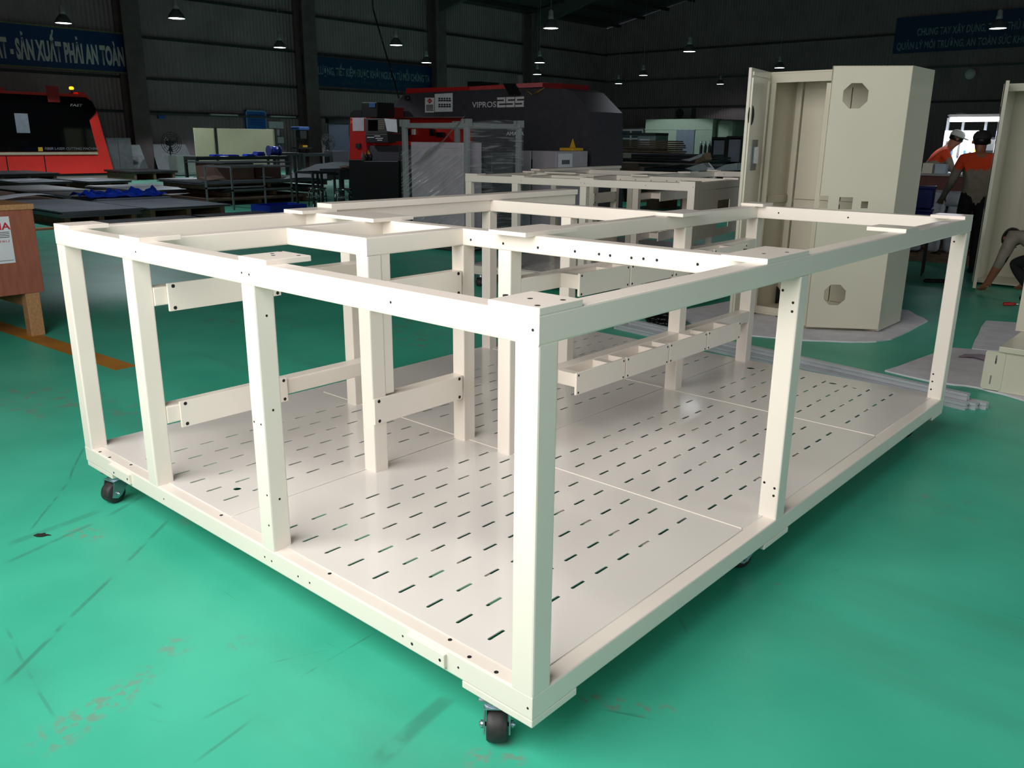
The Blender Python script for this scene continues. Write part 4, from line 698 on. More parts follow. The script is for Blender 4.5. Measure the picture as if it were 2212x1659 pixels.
obj('hose', bm, mat('ochre hose', (120, 96, 40), .6), t)
pp('roof_box', BLACK, t, quad(1010, 176, 1040, 187), 1, YP+.3, .5); pp('chimney', GALV, t, quad(1118, 163, 1122, 180), 1, YP+.8, .1)
pp('under_arm_panel', RED, t, [(832, 308), (1018, 308), (1018, 252), (832, 254)], 1, YP+.25, .6); pp('under_arm_edge', mat('pale metal edge', (150, 140, 142), .4), t, quad(835, 252, 1000, 254), 1, YP+.02, .2)
for q in ((866, 278, 880, 292), (927, 279, 934, 293), (941, 286, 956, 296)): pp('control_box', BLACK, t, quad(*q), 1, YP+.16, .08)
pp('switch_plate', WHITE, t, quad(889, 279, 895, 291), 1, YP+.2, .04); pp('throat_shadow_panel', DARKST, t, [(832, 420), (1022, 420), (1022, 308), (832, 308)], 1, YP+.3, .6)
bm = NB(); q = P(879, 212, 1, YP-.05); cyl(bm, (q.x, YP-.08, q.z), (q.x, YP+.02, q.z), .05, 12); obj('grease_cup', bm, BLACK, t)
text('VIPROS', P(1020, 232.5, 1, YP-.005), (1, 0, 0), (0, 0, 1), .105, TEXTW, t, width=P(1072, 232, 1, YP).x - P(1020, 232, 1, YP).x, bold=.012)
# the block numerals 255, built from bars as on the machine
x0, x1 = P(1075, 220, 1, YP).x, P(1134, 220, 1, YP).x; zb, zt = P(1105, 231.5, 1, YP).z, P(1105, 209.5, 1, YP).z; dw = (x1-x0)/3; hb = (zt-zb)/4.4
for k, dg in enumerate('255'):
    a, b = x0 + dw*k, x0 + dw*(k+1) - .02; bm = NB(); zm = (zt+zb)/2
    for z0, z1 in ((zb, zb+hb), (zm-hb/2, zm+hb/2), (zt-hb, zt)): box(bm, (a, YP-.014, z0), (b, YP-.004, z1))
    vw = hb*.9
    if dg == '2': box(bm, (b-vw, YP-.0141, zm), (b, YP-.004, zt-hb/2)); box(bm, (a, YP-.0141, zb+hb/2), (a+vw, YP-.004, zm))
    else: box(bm, (a, YP-.0141, zm), (a+vw, YP-.004, zt-hb/2)); box(bm, (b-vw, YP-.0141, zb+hb/2), (b, YP-.004, zm))
    obj('numeral', bm, TEXTW, t)
text('AMADA', P(1094, 292.5, 1, YP-.005), (1, 0, 0), (0, 0, 1), .07, TEXTW, t, width=P(1132, 292, 1, YP).x - P(1094, 292, 1, YP).x, bold=.02)
pl = pp('sign_plate', WHITE, t, quad(918, 211, 937, 243), 1, YP-.02, .015); c = P(928, 218, 1, YP-.025)
bm = NB(); prism(bm, [c + Vector((-.075, 0, 0)), c + Vector((0, 0, -.05)), c + Vector((.075, 0, 0)), c + Vector((0, 0, .05))], (0, .004, 0)); obj('diamond_emblem', bm, TEXTR, pl); text('AMADA', c + Vector((-.045, -.001, -.012)), (1, 0, 0), (0, 0, 1), .024, WHITE, pl, width=.09)
bm = NB(); a, b = P(920, 240, 1, YP-.022), P(936, 225, 1, YP-.022)
for k in range(5): box(bm, (a.x+.01, YP-.024, a.z + (b.z-a.z)*k/5), (b.x-.005, YP-.0205, a.z + (b.z-a.z)*(k+.6)/5))
obj('printed_line', bm, TEXTK, pl)['kind'] = 'stuff'
pl = pp('paper_notice', PAPER, t, [(939, 242), (977, 241), (977, 201), (939, 203)], 1, YP-.03, .01); bm = NB()
for v0 in (211, 224):
    for k in range(5): a, b = P(947 + k*5.6, v0+8, 1, YP-.032), P(951.5 + k*5.6, v0, 1, YP-.032); box(bm, (a.x, YP-.034, a.z), (b.x, YP-.0305, a.z + (b.z-a.z)*.42)); box(bm, (a.x+.004, YP-.034, a.z + (b.z-a.z)*.55), (b.x-.008, YP-.0305, b.z))
obj('printed_sign', bm, TEXTK, pl)['kind'] = 'stuff'
# right end of the press: grey column cabinet and dark tank
t = thing('press_cabinet', 'blue grey tall cabinet at the right end of the punch press', 'cabinet'); a, b = P(1238, 400, 1, 12.7), P(1279, 249, 1, 12.7); part('body', mat('blue grey paint', (112, 118, 126), .5), t, ((a.x, 12.7, 0), (b.x, 13.5, b.z)), bev=.01); part('lid', MATS['blue grey paint'], t, ((a.x-.03, 12.66, b.z+.002), (b.x+.03, 13.5, b.z+.06))); part('lock', WHITE, t, ((a.x+.2, 12.68, b.z-.28), (a.x+.26, 12.699, b.z-.16)))
t = thing('hydraulic_tank', 'dark tank and motor at the foot of the press cabinet', 'tank'); a, b = P(1244, 400, 1, 11.8), P(1289, 290, 1, 11.8); part('body', DARKST, t, ((a.x, 11.8, 0), (b.x, 12.4, b.z)), bev=.04); bm = NB(); cyl(bm, (a.x+.17, 11.75, b.z+.0), (a.x+.17, 12.2, b.z+.0), .15, 18); obj('motor', bm, BLACK, t)
# control console in front of the arm (left)
YC = 9.72; t = thing('control_cabinet', 'red control cabinet with dark screen panel at the press left end', 'cabinet')
pp('red_body', RED, t, [(754, 345), (791, 345), (791, 254), (756, 254)], 1, YC, .7, .01); pp('lower_body', PRESSG, t, quad(790, 315, 862, 470), 1, YC+.05, .6, .01); pp('lower_body', BLACK, t, quad(754, 346, 789, 470), 1, YC+.02, .6)
pp('red_apron', RED, t, quad(790, 305, 862, 314), 1, YC+.1, .5); pn = pp('screen_panel', mat('panel grey', (70, 68, 66), .5), t, quad(789, 256, 836, 288), 1, YC-.05, .4, .008)
pp('screen', GLASSD, pn, quad(795, 259, 815, 282), 1, YC-.062, .011); bm = NB()
for k in range(5):
    for j in range(4): poly(bm, quad(817 + j*3.6, 260 + k*4.2, 819.5 + j*3.6, 262.6 + k*4.2), 1, YC-.06, .009)
obj('key', bm, mat('beige key', (140, 130, 112), .6), pn)['kind'] = 'stuff'
pk = pp('keyboard_panel', DARKST, t, [(790, 308), (838, 308), (836, 289), (789, 289)], 1, YC-.1, .4, .008); bm = NB()
for u, v, w_ in ((793, 296, 15), (809, 293, 12), (811, 298, 16), (815, 302, 10)): poly(bm, quad(u, v, u+w_, v+1.6), 1, YC-.108, .007)
obj('button_row', bm, WHITE, pk)['kind'] = 'stuff'
pp('paper_notice', mat('pink white paper', (200, 186, 196), .8), t, [(762, 283), (786, 283), (786, 254), (761, 255)], 1, YC-.012, .01); pp('paper_notice', PAPER, t, [(836, 283), (858, 286), (856, 258), (830, 256)], 1, YC-.09, .01); pp('orange_tag', ORANGE, t, quad(757, 261, 761, 267), 1, YC-.012, .01)
pp('latch', DARKST, t, quad(768, 310, 777, 320), 1, YC-.03, .028); pp('warning_label', YEL, t, [(792, 333), (798, 333), (795, 324)], 1, YC+.03, .018); pp('warning_label', YEL, t, [(805, 396), (813, 396), (809, 388)], 1, YC+.03, .018)
pp('monitor_hood', BLACK, t, quad(781, 221, 814, 254), 1, YC+.1, .45, .01); pp('blue_label', mat('blue label', (40, 84, 140), .5), t, quad(797, 222, 810, 232), 1, YC+.085, .012); pp('rear_hump', BLACK, t, [(755, 254), (781, 254), (781, 238), (764, 238), (757, 244)], 1, YC+.2, .5); pp('red_rear', mat('dark red machine paint', (120, 22, 24), .5), t, quad(814, 232, 848, 254), 1, YC+.6, .3)
t = thing('oil_stand', 'dark oil stand with bottles in front of the control cabinet', 'stand'); pp('stand_body', BLACK, t, quad(786, 348, 860, 480), 1, YC-.6, .5, .01); 
for u, m in ((780, GALV), (792, BLACK), (801, BLACK)): q = P(u, 347, 1, YC-.35); bm = NB(); lathe(bm, [(.03, q.z), (.035, q.z+.1), (.015, q.z+.13), (.012, q.z+.16)], 12, 'Z', (q.x if u > 785 else q.x+.06, YC-.35, 0)); obj('bottle', bm, m, t)
# hanging black air line
bm = NB(); tube(bm, [P(806, 20, 1, 13), P(826, 90, 1, 12.7), P(845, 155, 1, 12.2), P(862, 212, 1, 11.9)], .018, 6); q = P(806, 20, 1, 13); tube(bm, [q, q + Vector((-1, .5, 7))], .018, 6); tag(obj('air_hose', bm, BLACK), 'black air hose hanging from the roof to the press', 'hose')
# ================================================================ shrink wrapped rack
rx0, rx1, ry0, ry1, rh = -8.85, -7.47, 7.35, 8.53, 1.83; RK = mat('grey rack tube', (150, 154, 156), .45, var=.06)
t = thing('wrapped_rack', 'grey tube rack with pale cabinets shrink-wrapped in clear film', 'rack')
for x in (rx0, rx1-.07):
    for y in (ry0, ry1-.07):
        part('post', RK, t, ((x, y, 0), (x+.07, y+.07, rh)), bev=.006); cl = []
        part('stacking_cleat', RK, t, ((x-.03, y-.012, rh-.02), (x+.02, y+.082, rh+.05)), ((x+.05, y-.012, rh-.02), (x+.10, y+.082, rh+.05)), ((x-.03, y-.012, rh-.05), (x+.10, y+.082, rh-.0205)))
for a in (((rx0+.07, ry0, rh-.07), (rx1-.07, ry0+.05, rh-.001)), ((rx0+.07, ry1-.05, rh-.07), (rx1-.07, ry1, rh-.001)), ((rx0, ry0+.07, rh-.07), (rx0+.05, ry1-.07, rh-.001)), ((rx1-.05, ry0+.07, rh-.07), (rx1, ry1-.07, rh-.001)), ((rx0+.07, ry0, .1), (rx1-.07, ry0+.05, .18)), ((rx1-.05, ry0+.07, .1), (rx1, ry1-.07, .18))): part('rail', RK, t, a, bev=.004)
for lab, x0, x1, y0, y1, z, m in (('lavender white panel cabinet standing inside the wrapped rack', rx0+.12, rx1-.14, ry0+.07, ry0+.45, 1.56, mat('lavender white paint', (196, 186, 198), .5)), ('dark grey box cabinet at the rear inside the wrapped rack', rx0+.14, rx1-.08, ry0+.6, ry1-.1, 1.42, mat('green grey box paint', (66, 76, 76), .5))):
    c_ = thing('packed_cabinet', lab, 'cabinet'); part('body', m, c_, ((x0, y0, .19), (x1, y1, z)), bev=.01); part('rim', m, c_, ((x0+.03, y0-.012, z-.08), (x1-.03, y0-.001, z-.04))); part('base', DARKST, c_, ((x0, y0, .0), (x1, y1, .188)))
def film_material():
    m = bpy.data.materials.new('clear stretch film'); m.use_nodes = True; N, L = m.node_tree.nodes, m.node_tree.links; b = N['Principled BSDF']; b.inputs['Base Color'].default_value = (.8, .82, .84, 1); b.inputs['Roughness'].default_value = .12; mp_t = 'TEXTURE'
    tc = N.new('ShaderNodeTexCoord'); mp = N.new('ShaderNodeMapping'); mp.inputs['Rotation'].default_value = (.0, -.5, 0); mp.vector_type = 'TEXTURE'; mp.inputs['Scale'].default_value = (.9, .9, .055); no = N.new('ShaderNodeTexNoise'); no.inputs['Scale'].default_value = 2.0; no.inputs['Detail'].default_value = 3
    bp = N.new('ShaderNodeBump'); bp.inputs['Strength'].default_value = 1; bp.inputs['Distance'].default_value = .05; L.new(tc.outputs['Object'], mp.inputs['Vector']); L.new(mp.outputs['Vector'], no.inputs['Vector']); L.new(no.outputs['Fac'], bp.inputs['Height']); L.new(bp.outputs['Normal'], b.inputs['Normal'])
    r = N.new('ShaderNodeMapRange'); L.new(no.outputs['Fac'], r.inputs['Value']); r.inputs['From Min'].default_value = .5; r.inputs['From Max'].default_value = .72; r.inputs['To Min'].default_value = .07; r.inputs['To Max'].default_value = .45; L.new(r.outputs['Result'], b.inputs['Alpha']); return m
FILM = film_material()
FILM2 = mat('bunched stretch film', (150, 146, 138), .35, var=.2, scale=20); FILM2.node_tree.nodes['Principled BSDF'].inputs['Alpha'].default_value = .55
def film(fn, nu, nv, m=None):
    bm = NB(); g = [[bm.verts.new(fn(i/nu, j/nv)) for j in range(nv+1)] for i in range(nu+1)]
    for i in range(nu):
        for j in range(nv): bm.faces.new((g[i][j], g[i+1][j], g[i+1][j+1], g[i][j+1])).smooth = True
    obj('stretch_film', bm, m or FILM, t)
film(lambda s, v: (rx0-.01 + (rx1-rx0+.02)*s, ry0-.02 + .018*math.sin(s*9 + v*14)*math.sin(math.pi*s), .05 + 1.38*v + .03*math.sin(s*6)), 24, 24)
film(lambda s, v: (rx1+.02 + .02*math.sin(s*8 + v*11)*math.sin(math.pi*s), ry0-.01 + (ry1-ry0+.02)*s, .05 + 1.78*v + .05*math.sin(s*2.5)*v), 24, 24)
def rope(s, v): w_ = .16*(1 + .5*s); a = Vector((rx1-.10, ry0-.035, rh+.02)).lerp(Vector((rx0+.45, ry0-.04, 1.33)), s); return a + Vector((w_*(v-.5)*1.6, -.012*math.sin(v*9), w_*(v-.5)*1.1 - .06*math.sin(math.pi*s)))
film(rope, 18, 6, FILM2)
# grey cabinets with a label, right of the rack
t = thing('grey_cabinet', 'pair of lavender grey cabinets with a white label right of the wrapped rack', 'cabinet'); y = 9.6; xa, xb, xc = P(1126, 330, 1, y).x, P(1147, 330, 1, y).x, P(1202, 330, 1, y).x; zt = P(1180, 326, 1, y).z
part('side_unit', LAV, t, ((xa, y, .03), (xb-.01, 10.4, zt)), bev=.01); part('main_unit', LAV, t, ((xb+.03, y, .03), (xc, 10.45, zt)), bev=.01); part('hinge', BLACK, t, ((xb-.008, y+.02, zt-.32), (xb+.028, y+.06, zt-.14)), ((xb-.008, y+.1, .05), (xb+.028, y+.16, zt)))
lb = part('label_sheet', PAPER, t, ((xc+.002, y+.05, zt-.5), (xc+.008, y+.42, zt-.04))); bm = NB()
for k in range(6): box(bm, (xc+.009, y+.14 + k*.035, zt-.21), (xc+.0105, y+.165 + k*.035, zt-.14))
obj('printed_line', bm, TEXTK, lb)['kind'] = 'stuff'
t = thing('yellow_tray', 'small yellow tray with a warning triangle on the grey cabinet', 'tray'); part('tray', YEL, t, ((xc-.3, y+.45, zt+.002), (xc-.02, y+.75, zt+.05)), bev=.01); bm = NB(); prism(bm, [(xc-.2, y+.6, zt+.052), (xc-.08, y+.6, zt+.052), (xc-.14, y+.6, zt+.2)], (0, .01, 0)); obj('triangle', bm, YEL, t)
# ================================================================ timber and sheet stores, far right of the press
for lab, u0, u1, v0, v1, Y, dep, n, m in (('upper stack of weathered timber boards before the far window', 1307, 1436, 303, 332, 21.6, 1.2, 7, OLDWOOD), ('long low stack of dark steel sheets under the timber boards', 1300, 1512, 334, 350, 19.6, 1.6, 4, SHEETD), ('dark crates of offcuts under the steel sheets', 1300, 1380, 352, 400, 18.1, 1.2, 3, SHEETB), ('black sheet bundle before the grey panel racks', 1385, 1580, 358, 392, 16.4, 1.4, 5, SHEETD)):
    t = thing('board_stack' if 'board' in lab else 'sheet_stack', lab, 'stack'); a, b = P(u0, v1, 1, Y), P(u1, v0, 1, Y); hh = (b.z-a.z)/n
    for k in range(n): j = random.uniform(-.12, .12); part('board', m, t, ((a.x+j, Y + random.uniform(0, .1), a.z + hh*k + .004), (b.x+j*.8, Y+dep, a.z + hh*(k+1) - .012)))
    [part('bearer', OLDWOOD, t, ((a.x + (b.x-a.x)*q, Y+.1, 0), (a.x + (b.x-a.x)*q + .15, Y+dep-.1, a.z))) for q in (.05, .45, .85)]
for lab, u, v, wd, m in (('pale paper tag hanging on the dark steel sheets, wide one', 1318, 335, 29, BOARD), ('thin pale offcut beside the wide paper tag', 1348, 336, 28, mat('pale offcut', (150, 150, 132), .6))): t = thing('paper_tag', lab, 'tag'); a, b = P(u-14, v+5, 1, 19.56), P(u+wd-14, v-4, 1, 19.56); part('sheet', m, t, ((a.x, 19.56, a.z), (b.x, 19.6, b.z)))
t = thing('torn_packing', 'brown and white torn packing board on the black sheet bundle', 'board'); bm = NB(); poly(bm, [(1421, 358), (1500, 352), (1504, 344), (1520, 330), (1524, 345), (1510, 352), (1440, 358)], 1, 16.05, .3); obj('torn_board', bm, OLDWOOD, t); bm = NB(); poly(bm, [(1470, 345), (1488, 343), (1520, 330), (1512, 340), (1490, 348)], 1, 15.98, .05); obj('torn_film', bm, CANVAS, t)
for lab, px in (('crumpled plastic film over the black sheets, left piece', [(1480, 364), (1518, 352), (1532, 368), (1500, 370)]), ('crumpled plastic film over the black sheets, right piece', [(1545, 366), (1566, 356), (1592, 352), (1592, 368), (1560, 369)])): bm = NB(); poly(bm, px, 1, 16.1, .295); tag(obj('plastic_film', bm, CANVAS), lab, 'film')
# extinguisher, far booth, window, racks
q = P(1298, 335, 1, 17.2); t = thing('gas_cylinder', 'pink and white gas cylinder beside the timber stack', 'cylinder', (q.x, 17.2, 0)); bm = NB(); lathe(bm, [(.12, 0), (.12, q.z+.12), (.08, q.z+.2), (.03, q.z+.24)], 16); obj('bottle', bm, mat('pink cylinder paint', (190, 140, 146), .5), t); bm = NB(); lathe(bm, [(.03, q.z+.241), (.05, q.z+.26), (.04, q.z+.33)], 10); obj('valve', bm, RED, t)
YB = 48; t = thing('site_booth', 'pale green booth with a grey door at the far wall', 'booth'); a, b, c = P(1391, 330, 1, YB), P(1541, 257, 1, YB), P(1580, 262, 1, YB); zt = P(1470, 257, 1, YB).z; part('body', GRNBOX, t, ((a.x, YB, 0), (b.x, YB+4, zt)), bev=.03); part('cornice', mat('booth band', (150, 168, 148), .5), t, ((a.x-.02, YB-.03, zt*.78), (b.x+.02, YB-.001, zt*.78+.05)))
d0, d1 = P(1460, 320, 1, YB).x, P(1499, 320, 1, YB).x; part('door', mat('blue grey door leaf', (104, 112, 124), .5), t, ((d0, YB-.06, .05), (d1, YB-.001, zt*.78))); part('corner_unit', GRNBOX, t, ((b.x+.01, YB+.3, 0), (c.x, YB+3.5, zt-.05)), bev=.3)
q = P(1473, 246, 1, YB+1); t = thing('air_conditioner', 'air conditioner unit with dark fan on the booth roof', 'air conditioner'); part('case', mat('dirty unit case', (96, 96, 90), .6), t, ((q.x-.55, YB+.9, zt+.005), (q.x+.75, YB+1.5, q.z+.35)), bev=.02); bm = NB(); cyl(bm, (q.x-.1, YB+.86, q.z+.02), (q.x-.1, YB+.899, q.z+.02), .3, 20); obj('fan_grille', bm, BLACK, t)
a, b = P(1337, 304, 1, 54), P(1390, 279, 1, 54); zl = .9; t = thing('window_unit', 'white framed far window left of the pale green booth', 'window'); bm = NB()
for x in (0, .48, 1): xx = a.x + (b.x-a.x-.12)*x; box(bm, (xx, 54, zl), (xx+.12, 54.08, b.z))
for z in (zl, b.z-.12, b.z-.75): box(bm, (a.x, 53.99, z), (b.x, 54.07, z+.12))
obj('window_frame', bm, WHITE, t)
for k in (0, 1): part('pane', mat('dim window glass', (86, 100, 112), .2), t, ((a.x+.1+k*(b.x-a.x)/2, 54.03, zl+.1), (a.x + (k+1)*(b.x-a.x)/2 - .1, 54.05, b.z-.1)))
part('sill_wall', GALV, t, ((a.x-.2, 54.1, 0), (b.x+.2, 54.2, b.z+.1)))
a, b = P(1376, 320, 1, 30), P(1417, 287, 1, 30); t = thing('oven_unit', 'grey white control unit before the far window', 'machine'); part('body', GALV, t, ((a.x, 30, 0), (b.x, 31, b.z-.1)), bev=.02); part('hood', DARKST, t, ((a.x-1.1, 29.95, b.z-.1), (b.x, 31, b.z))); part('display', mat('pale display', (150, 156, 162), .4), t, ((a.x+.15, 29.97, b.z-.5), (a.x+.65, 29.999, b.z-.25)))
for lab, u0, u1, v0 in (('dark rack with grey panels left of the open cabinet, left unit', 1537, 1566, 296), ('dark rack with grey panels left of the open cabinet, right unit', 1569, 1601, 294)):
    Y = 23; a, b = P(u0, 340, 1, Y), P(u1, v0, 1, Y); t = thing('panel_rack', lab, 'rack', (0, 0, 0), 0, 'dark panel racks'); part('frame', DARKST, t, ((a.x-.04, Y, 0), (a.x, Y+.6, b.z)), ((b.x, Y, 0), (b.x+.04, Y+.6, b.z)), ((a.x, Y, b.z-.06), (b.x, Y+.6, b.z)), ((a.x, Y+.55, 0), (b.x, Y+.6, b.z-.06)))
    for z0, z1 in ((.7, .95), (1.02, b.z-.1)): part('panel', mat('steel blue panel', (120, 126, 138), .5), t, ((a.x+.02, Y+.05, z0), (b.x-.02, Y+.1, z1)))
for k, u in enumerate((1515, 1524, 1533)): q = P(u, 312, 1, 26); t = thing('steel_cylinder', ('leftmost', 'middle', 'rightmost')[k] + ' of three small dark cylinders before the booth', 'cylinder', (q.x, 26, 0), 0, 'three cylinders'); bm = NB(); lathe(bm, [(.055, 0), (.055, q.z-.08), (.03, q.z)], 12); obj('bottle', bm, DARKST, t); bm = NB(); lathe(bm, [(.03, q.z+.001), (.03, q.z+.05), (.012, q.z+.12)], 10); obj('cap', bm, STEEL, t)
t = thing('shelf_carton', 'white foil wrapped boxes on a shelf beside the hall corner', 'boxes'); a, b = P(1279, 263, 1, 30), P(1302, 241, 1, 30); part('carton', mat('foil carton', (150, 140, 136), .4, var=.2, scale=9), t, ((a.x, 30, a.z), (b.x-.2, 30.6, b.z)), bev=.01); part('carton_small', GALV, t, ((b.x-.18, 30, a.z), (b.x+.02, 30.6, a.z+(b.z-a.z)*.7)), bev=.01); part('shelf', GALV, t, ((a.x-.1, 29.95, a.z-.06), (b.x+.05, 30.7, a.z-.001))); part('partition', GRNBOX, t, ((a.x-.05, 30.05, 0), (P(1318, 290, 1, 30).x, 30.7, a.z-.061)))
# ================================================================ people
def person(label, joints, loc, rz, cols, hat, scale=1.0):
    """joints: name -> (xyz, radius); one continuous skinned body"""
    t = thing('person', label, 'person', loc, rz); E = [('pelvis', 'waist'), ('waist', 'chest'), ('chest', 'neck'), ('neck', 'jaw'), ('jaw', 'crown'), ('jaw', 'nose')]
    for s in 'LR': E += [('chest', 'sh'+s), ('sh'+s, 'el'+s), ('el'+s, 'wr'+s), ('wr'+s, 'palm'+s), ('pelvis', 'hip'+s), ('hip'+s, 'kn'+s), ('kn'+s, 'an'+s), ('an'+s, 'toe'+s)]
    J = {k: (Vector(v[0])*scale, v[1]*scale) for k, v in joints.items()}
    for s in 'LR':
        w_, p_ = J['wr'+s][0], J['palm'+s][0]; d = (p_-w_).normalized(); sd = d.cross(Vector((.3, .9, .2))).normalized(); up = sd.cross(d)
        for k, (o, ln) in enumerate(((-.03, .062), (-.01, .075), (.01, .072), (.03, .055))):
            a = p_ + sd*o*scale + d*.02*scale; b = a + d*ln*.55*scale + up*.008; c = b + d*ln*.4*scale + up*.025
            J['f%s%da' % (s, k)] = (a, .0095*scale); J['f%s%db' % (s, k)] = (b, .009*scale); J['f%s%dc' % (s, k)] = (c, .0075*scale); E += [('palm'+s, 'f%s%da' % (s, k)), ('f%s%da' % (s, k), 'f%s%db' % (s, k)), ('f%s%db' % (s, k), 'f%s%dc' % (s, k))]
        m_ = w_.lerp(p_, .45); a = m_ + sd*.042*scale; b = a + (sd*.5 + d).normalized()*.035*scale; J['t%sa' % s] = (a, .011*scale); J['t%sb' % s] = (b, .009*scale); E += [('wr'+s, 't%sa' % s), ('t%sa' % s, 't%sb' % s)]
    names = list(J); ix = {n: i for i, n in enumerate(names)}; me = bpy.data.meshes.new('body'); me.from_pydata([J[n][0] for n in names], [(ix[a], ix[b]) for a, b in E], [])
    o = bpy.data.objects.new('body', me); C.objects.link(o); o.modifiers.new('skin', 'SKIN'); sv = me.skin_vertices[0].data
    for n in names: sv[ix[n]].radius = (J[n][1], J[n][1]); sv[ix[n]].use_root = (n == 'pelvis')
    sb = o.modifiers.new('sub', 'SUBSURF'); sb.levels = 3; sb.render_levels = 3; bpy.context.view_layer.update()
    m2 = bpy.data.meshes.new_from_object(o.evaluated_get(bpy.context.evaluated_depsgraph_get())); bpy.data.objects.remove(o)
    mats = [SKIN, cols['shirt'], cols['yoke'], cols['trousers'], BLACK]; m2.materials.clear()
    for m in mats: m2.materials.append(m)
    def grp(a, b):
        if a[:2] in ('an',) or b[:3] == 'toe': return 4
        if a[:3] in ('hip', 'pel') and b != 'waist' or a[:2] == 'kn' or b[:2] == 'kn': return 3
        if a == 'chest' and b != 'waist' and b != 'neck': return 2
        if a in ('pelvis', 'waist'): return 1
        if a[:2] == 'sh' or (a[:2] == 'el' and cols.get('long', True)): return 1
        return 0
    seg = [(J[a][0], J[b][0], grp(a, b), (J[a][1]+J[b][1])/2) for a, b in E]
    for f in m2.polygons:
        c = f.center; best = (9, 0)
        for a, b, g_, r in seg:
            d = b-a; u = max(0, min(1, (c-a).dot(d)/max(d.length_squared, 1e-9))); k = (c - a - d*u).length - r*.6
            if k < best[0]: best = (k, g_)
        f.material_index = best[1]; f.use_smooth = True
        if best[1] == 1 and c.z > J['chest'][0].z - .06*scale and (c - J['chest'][0]).length < .27*scale: f.material_index = 2
    bo = bpy.data.objects.new('body', m2); C.objects.link(bo); bo.parent = t
    jw, cr = J['jaw'][0], J['crown'][0]; up = (cr-jw).normalized(); ns = (J['nose'][0]-jw); fw = (ns - up*ns.dot(up)).normalized(); sd = up.cross(fw); hr = J['crown'][1]*1.13
    mt = Matrix((sd, fw, up)).transposed().to_4x4(); hc = jw.lerp(cr, .75)
    def hm(name, prof, m, off, sy=1.12, n=20):
        bm = NB(); lathe(bm, prof, n); 
        for v in bm.verts: v.co = mt @ Vector((v.co.x, v.co.y*sy, v.co.z)) + hc + up*off
        return obj(name, bm, m, t)
    hm('hair', [(hr*.55, -hr*.75), (hr*.98, -hr*.45), (hr*1.03, 0), (hr*.98, hr*.3)], BLACK, -.01*scale)
    if hat: 
        cp = hm('cap', [(hr*1.06, 0), (hr*1.10, hr*.2), (hr*1.02, hr*.62), (hr*.7, hr*.98), (hr*.2, hr*1.12)], hat, .0); bm = NB(); prism(bm, [mt @ Vector((x*hr, y*hr, hr*.06)) + hc for x, y in ((-.8, .75), (-.7, 1.5), (-.3, 1.85), (.3, 1.85), (.7, 1.5), (.8, .75))], mt @ Vector((0, 0, .012))); obj('brim', bm, hat, cp)
    bm = NB()
    for s in (-1, 1): cyl(bm, hc + fw*hr*.93 + sd*s*hr*.38 - up*hr*.35, hc + fw*hr*1.0 + sd*s*hr*.38 - up*hr*.35, .012*scale, 8)
    obj('eye', bm, BLACK, t); bm = NB(); box(bm, (-.024*scale, -.004, -.005), (.024*scale, .004, .005))
    for v in bm.verts: v.co = mt @ v.co + hc + fw*hr*.86 - up*hr*1.0
    obj('mouth', bm, mat('lips', (140, 70, 62), .5), t); bm = NB()
    for s in (-1, 1): lathe(bm, [(.004, -.012), (.022, -.008), (.024, .006), (.01, .012)], 10, 'X', (0, 0, 0)); [setattr(v, 'co', mt @ v.co + hc + sd*s*hr*1.02 - up*hr*.4) for v in list(bm.verts)[-40:]]
    obj('ear', bm, SKIN, t); return t
W = dict(shirt=SHIRT, yoke=ORANGE, trousers=TROUS)
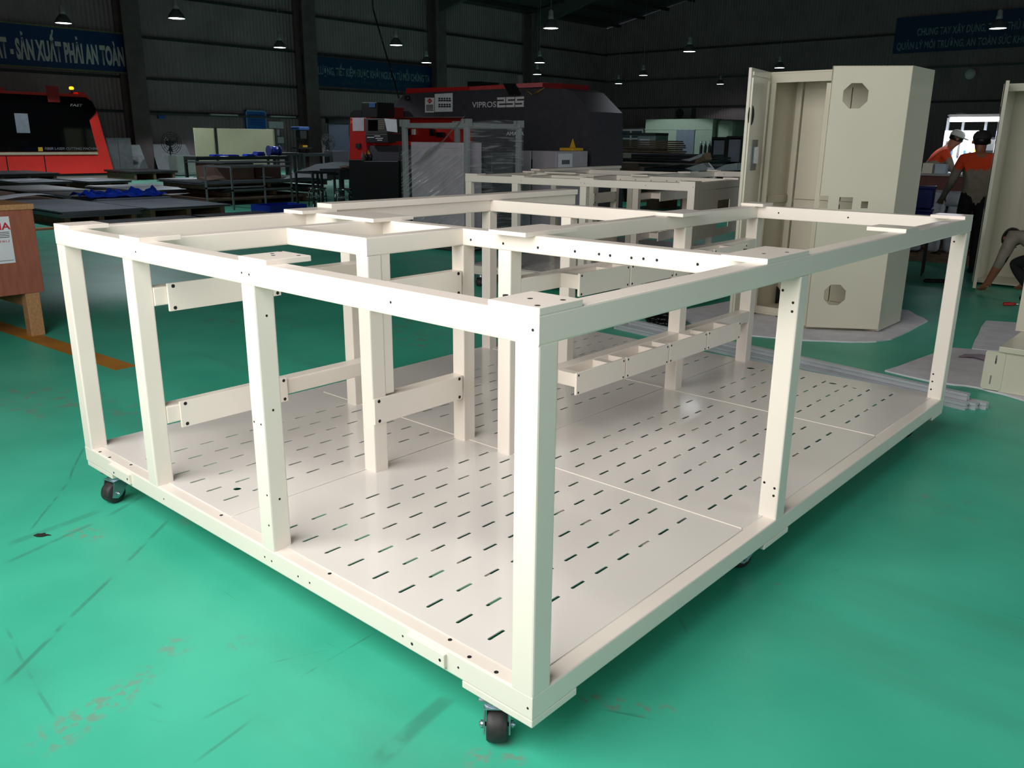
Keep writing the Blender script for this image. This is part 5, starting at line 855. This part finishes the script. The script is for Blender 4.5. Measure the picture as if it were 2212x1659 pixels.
def stand(lean=0.0, aL=None, aR=None):
    j = {'pelvis': ((0, 0, .95), .145), 'waist': ((0, .02+lean*.1, 1.10), .135), 'chest': ((0, .02+lean*.45, 1.36), .15), 'neck': ((0, .03+lean*.66, 1.50), .055), 'jaw': ((0, .05+lean*.78, 1.58), .072), 'crown': ((0, .04+lean*.9, 1.69), .082), 'nose': ((0, .155+lean*.84, 1.60), .014)}
    for s, x in (('L', -1), ('R', 1)):
        j.update({'sh'+s: ((x*.19, .02+lean*.5, 1.42), .075), 'hip'+s: ((x*.095, 0, .90), .10), 'kn'+s: ((x*.10, .03, .50), .068), 'an'+s: ((x*.10, -.02, .09), .048), 'toe'+s: ((x*.12, .17, .04), .04)})
        el, wr, pa = (aL if s == 'L' else aR) or ((x*.25, .0+lean*.6, 1.13), (x*.26, .10+lean*.8, .88), (x*.26, .13+lean*.8, .80))
        j.update({'el'+s: (el, .052), 'wr'+s: (wr, .034), 'palm'+s: (pa, .036)})
    return j
q = P(2014, 340, 1, 13.55); j = stand(.42, ((-.22, .38, 1.16), (-.12, .58, 1.2), (-.09, .66, 1.21)), ((.25, .36, 1.15), (.14, .58, 1.2), (.11, .66, 1.21)))
person('worker in white cap and orange shouldered shirt bending over beside the lit board', j, (q.x-.12, 13.62, 0), math.radians(-62), W, CAPW, 1.03)
q = ray(2098, 400, 12.1); j = stand(.05, ((-.27, .08, 1.14), (-.30, .28, .95), (-.30, .35, .89)), None)
person('worker in orange shouldered shirt standing with arm lowered at the right', j, (q.x+.06, q.y, 0), math.radians(28), W, mat('dark cap cloth', (46, 44, 46), .8), 1.0)
# crouching worker at the right edge
j = {'pelvis': ((0, 0, .46), .15), 'waist': ((0, .10, .60), .14), 'chest': ((0, .36, .66), .16), 'neck': ((0, .52, .62), .055), 'jaw': ((0, .60, .58), .072), 'crown': ((0, .70, .60), .082), 'nose': ((0, .64, .49), .014)}
for s, x in (('L', -1), ('R', 1)): j.update({'sh'+s: ((x*.19, .42, .64), .075), 'el'+s: ((x*.26, .46, .36), .052), 'wr'+s: ((x*.24, .60, .14), .034), 'palm'+s: ((x*.23, .66, .08), .036), 'hip'+s: ((x*.11, .02, .44), .11), 'kn'+s: ((x*.20, .36, .38), .07), 'an'+s: ((x*.16, .02, .09), .048), 'toe'+s: ((x*.18, .20, .04), .04)})
q = G(2192, 650); person('worker in grey shirt and black trousers crouching at the right edge', j, (q.x+.34, q.y-.05, 0), math.radians(52), dict(shirt=SHIRT, yoke=SHIRT, trousers=TROUS, long=False), None, 1.05)
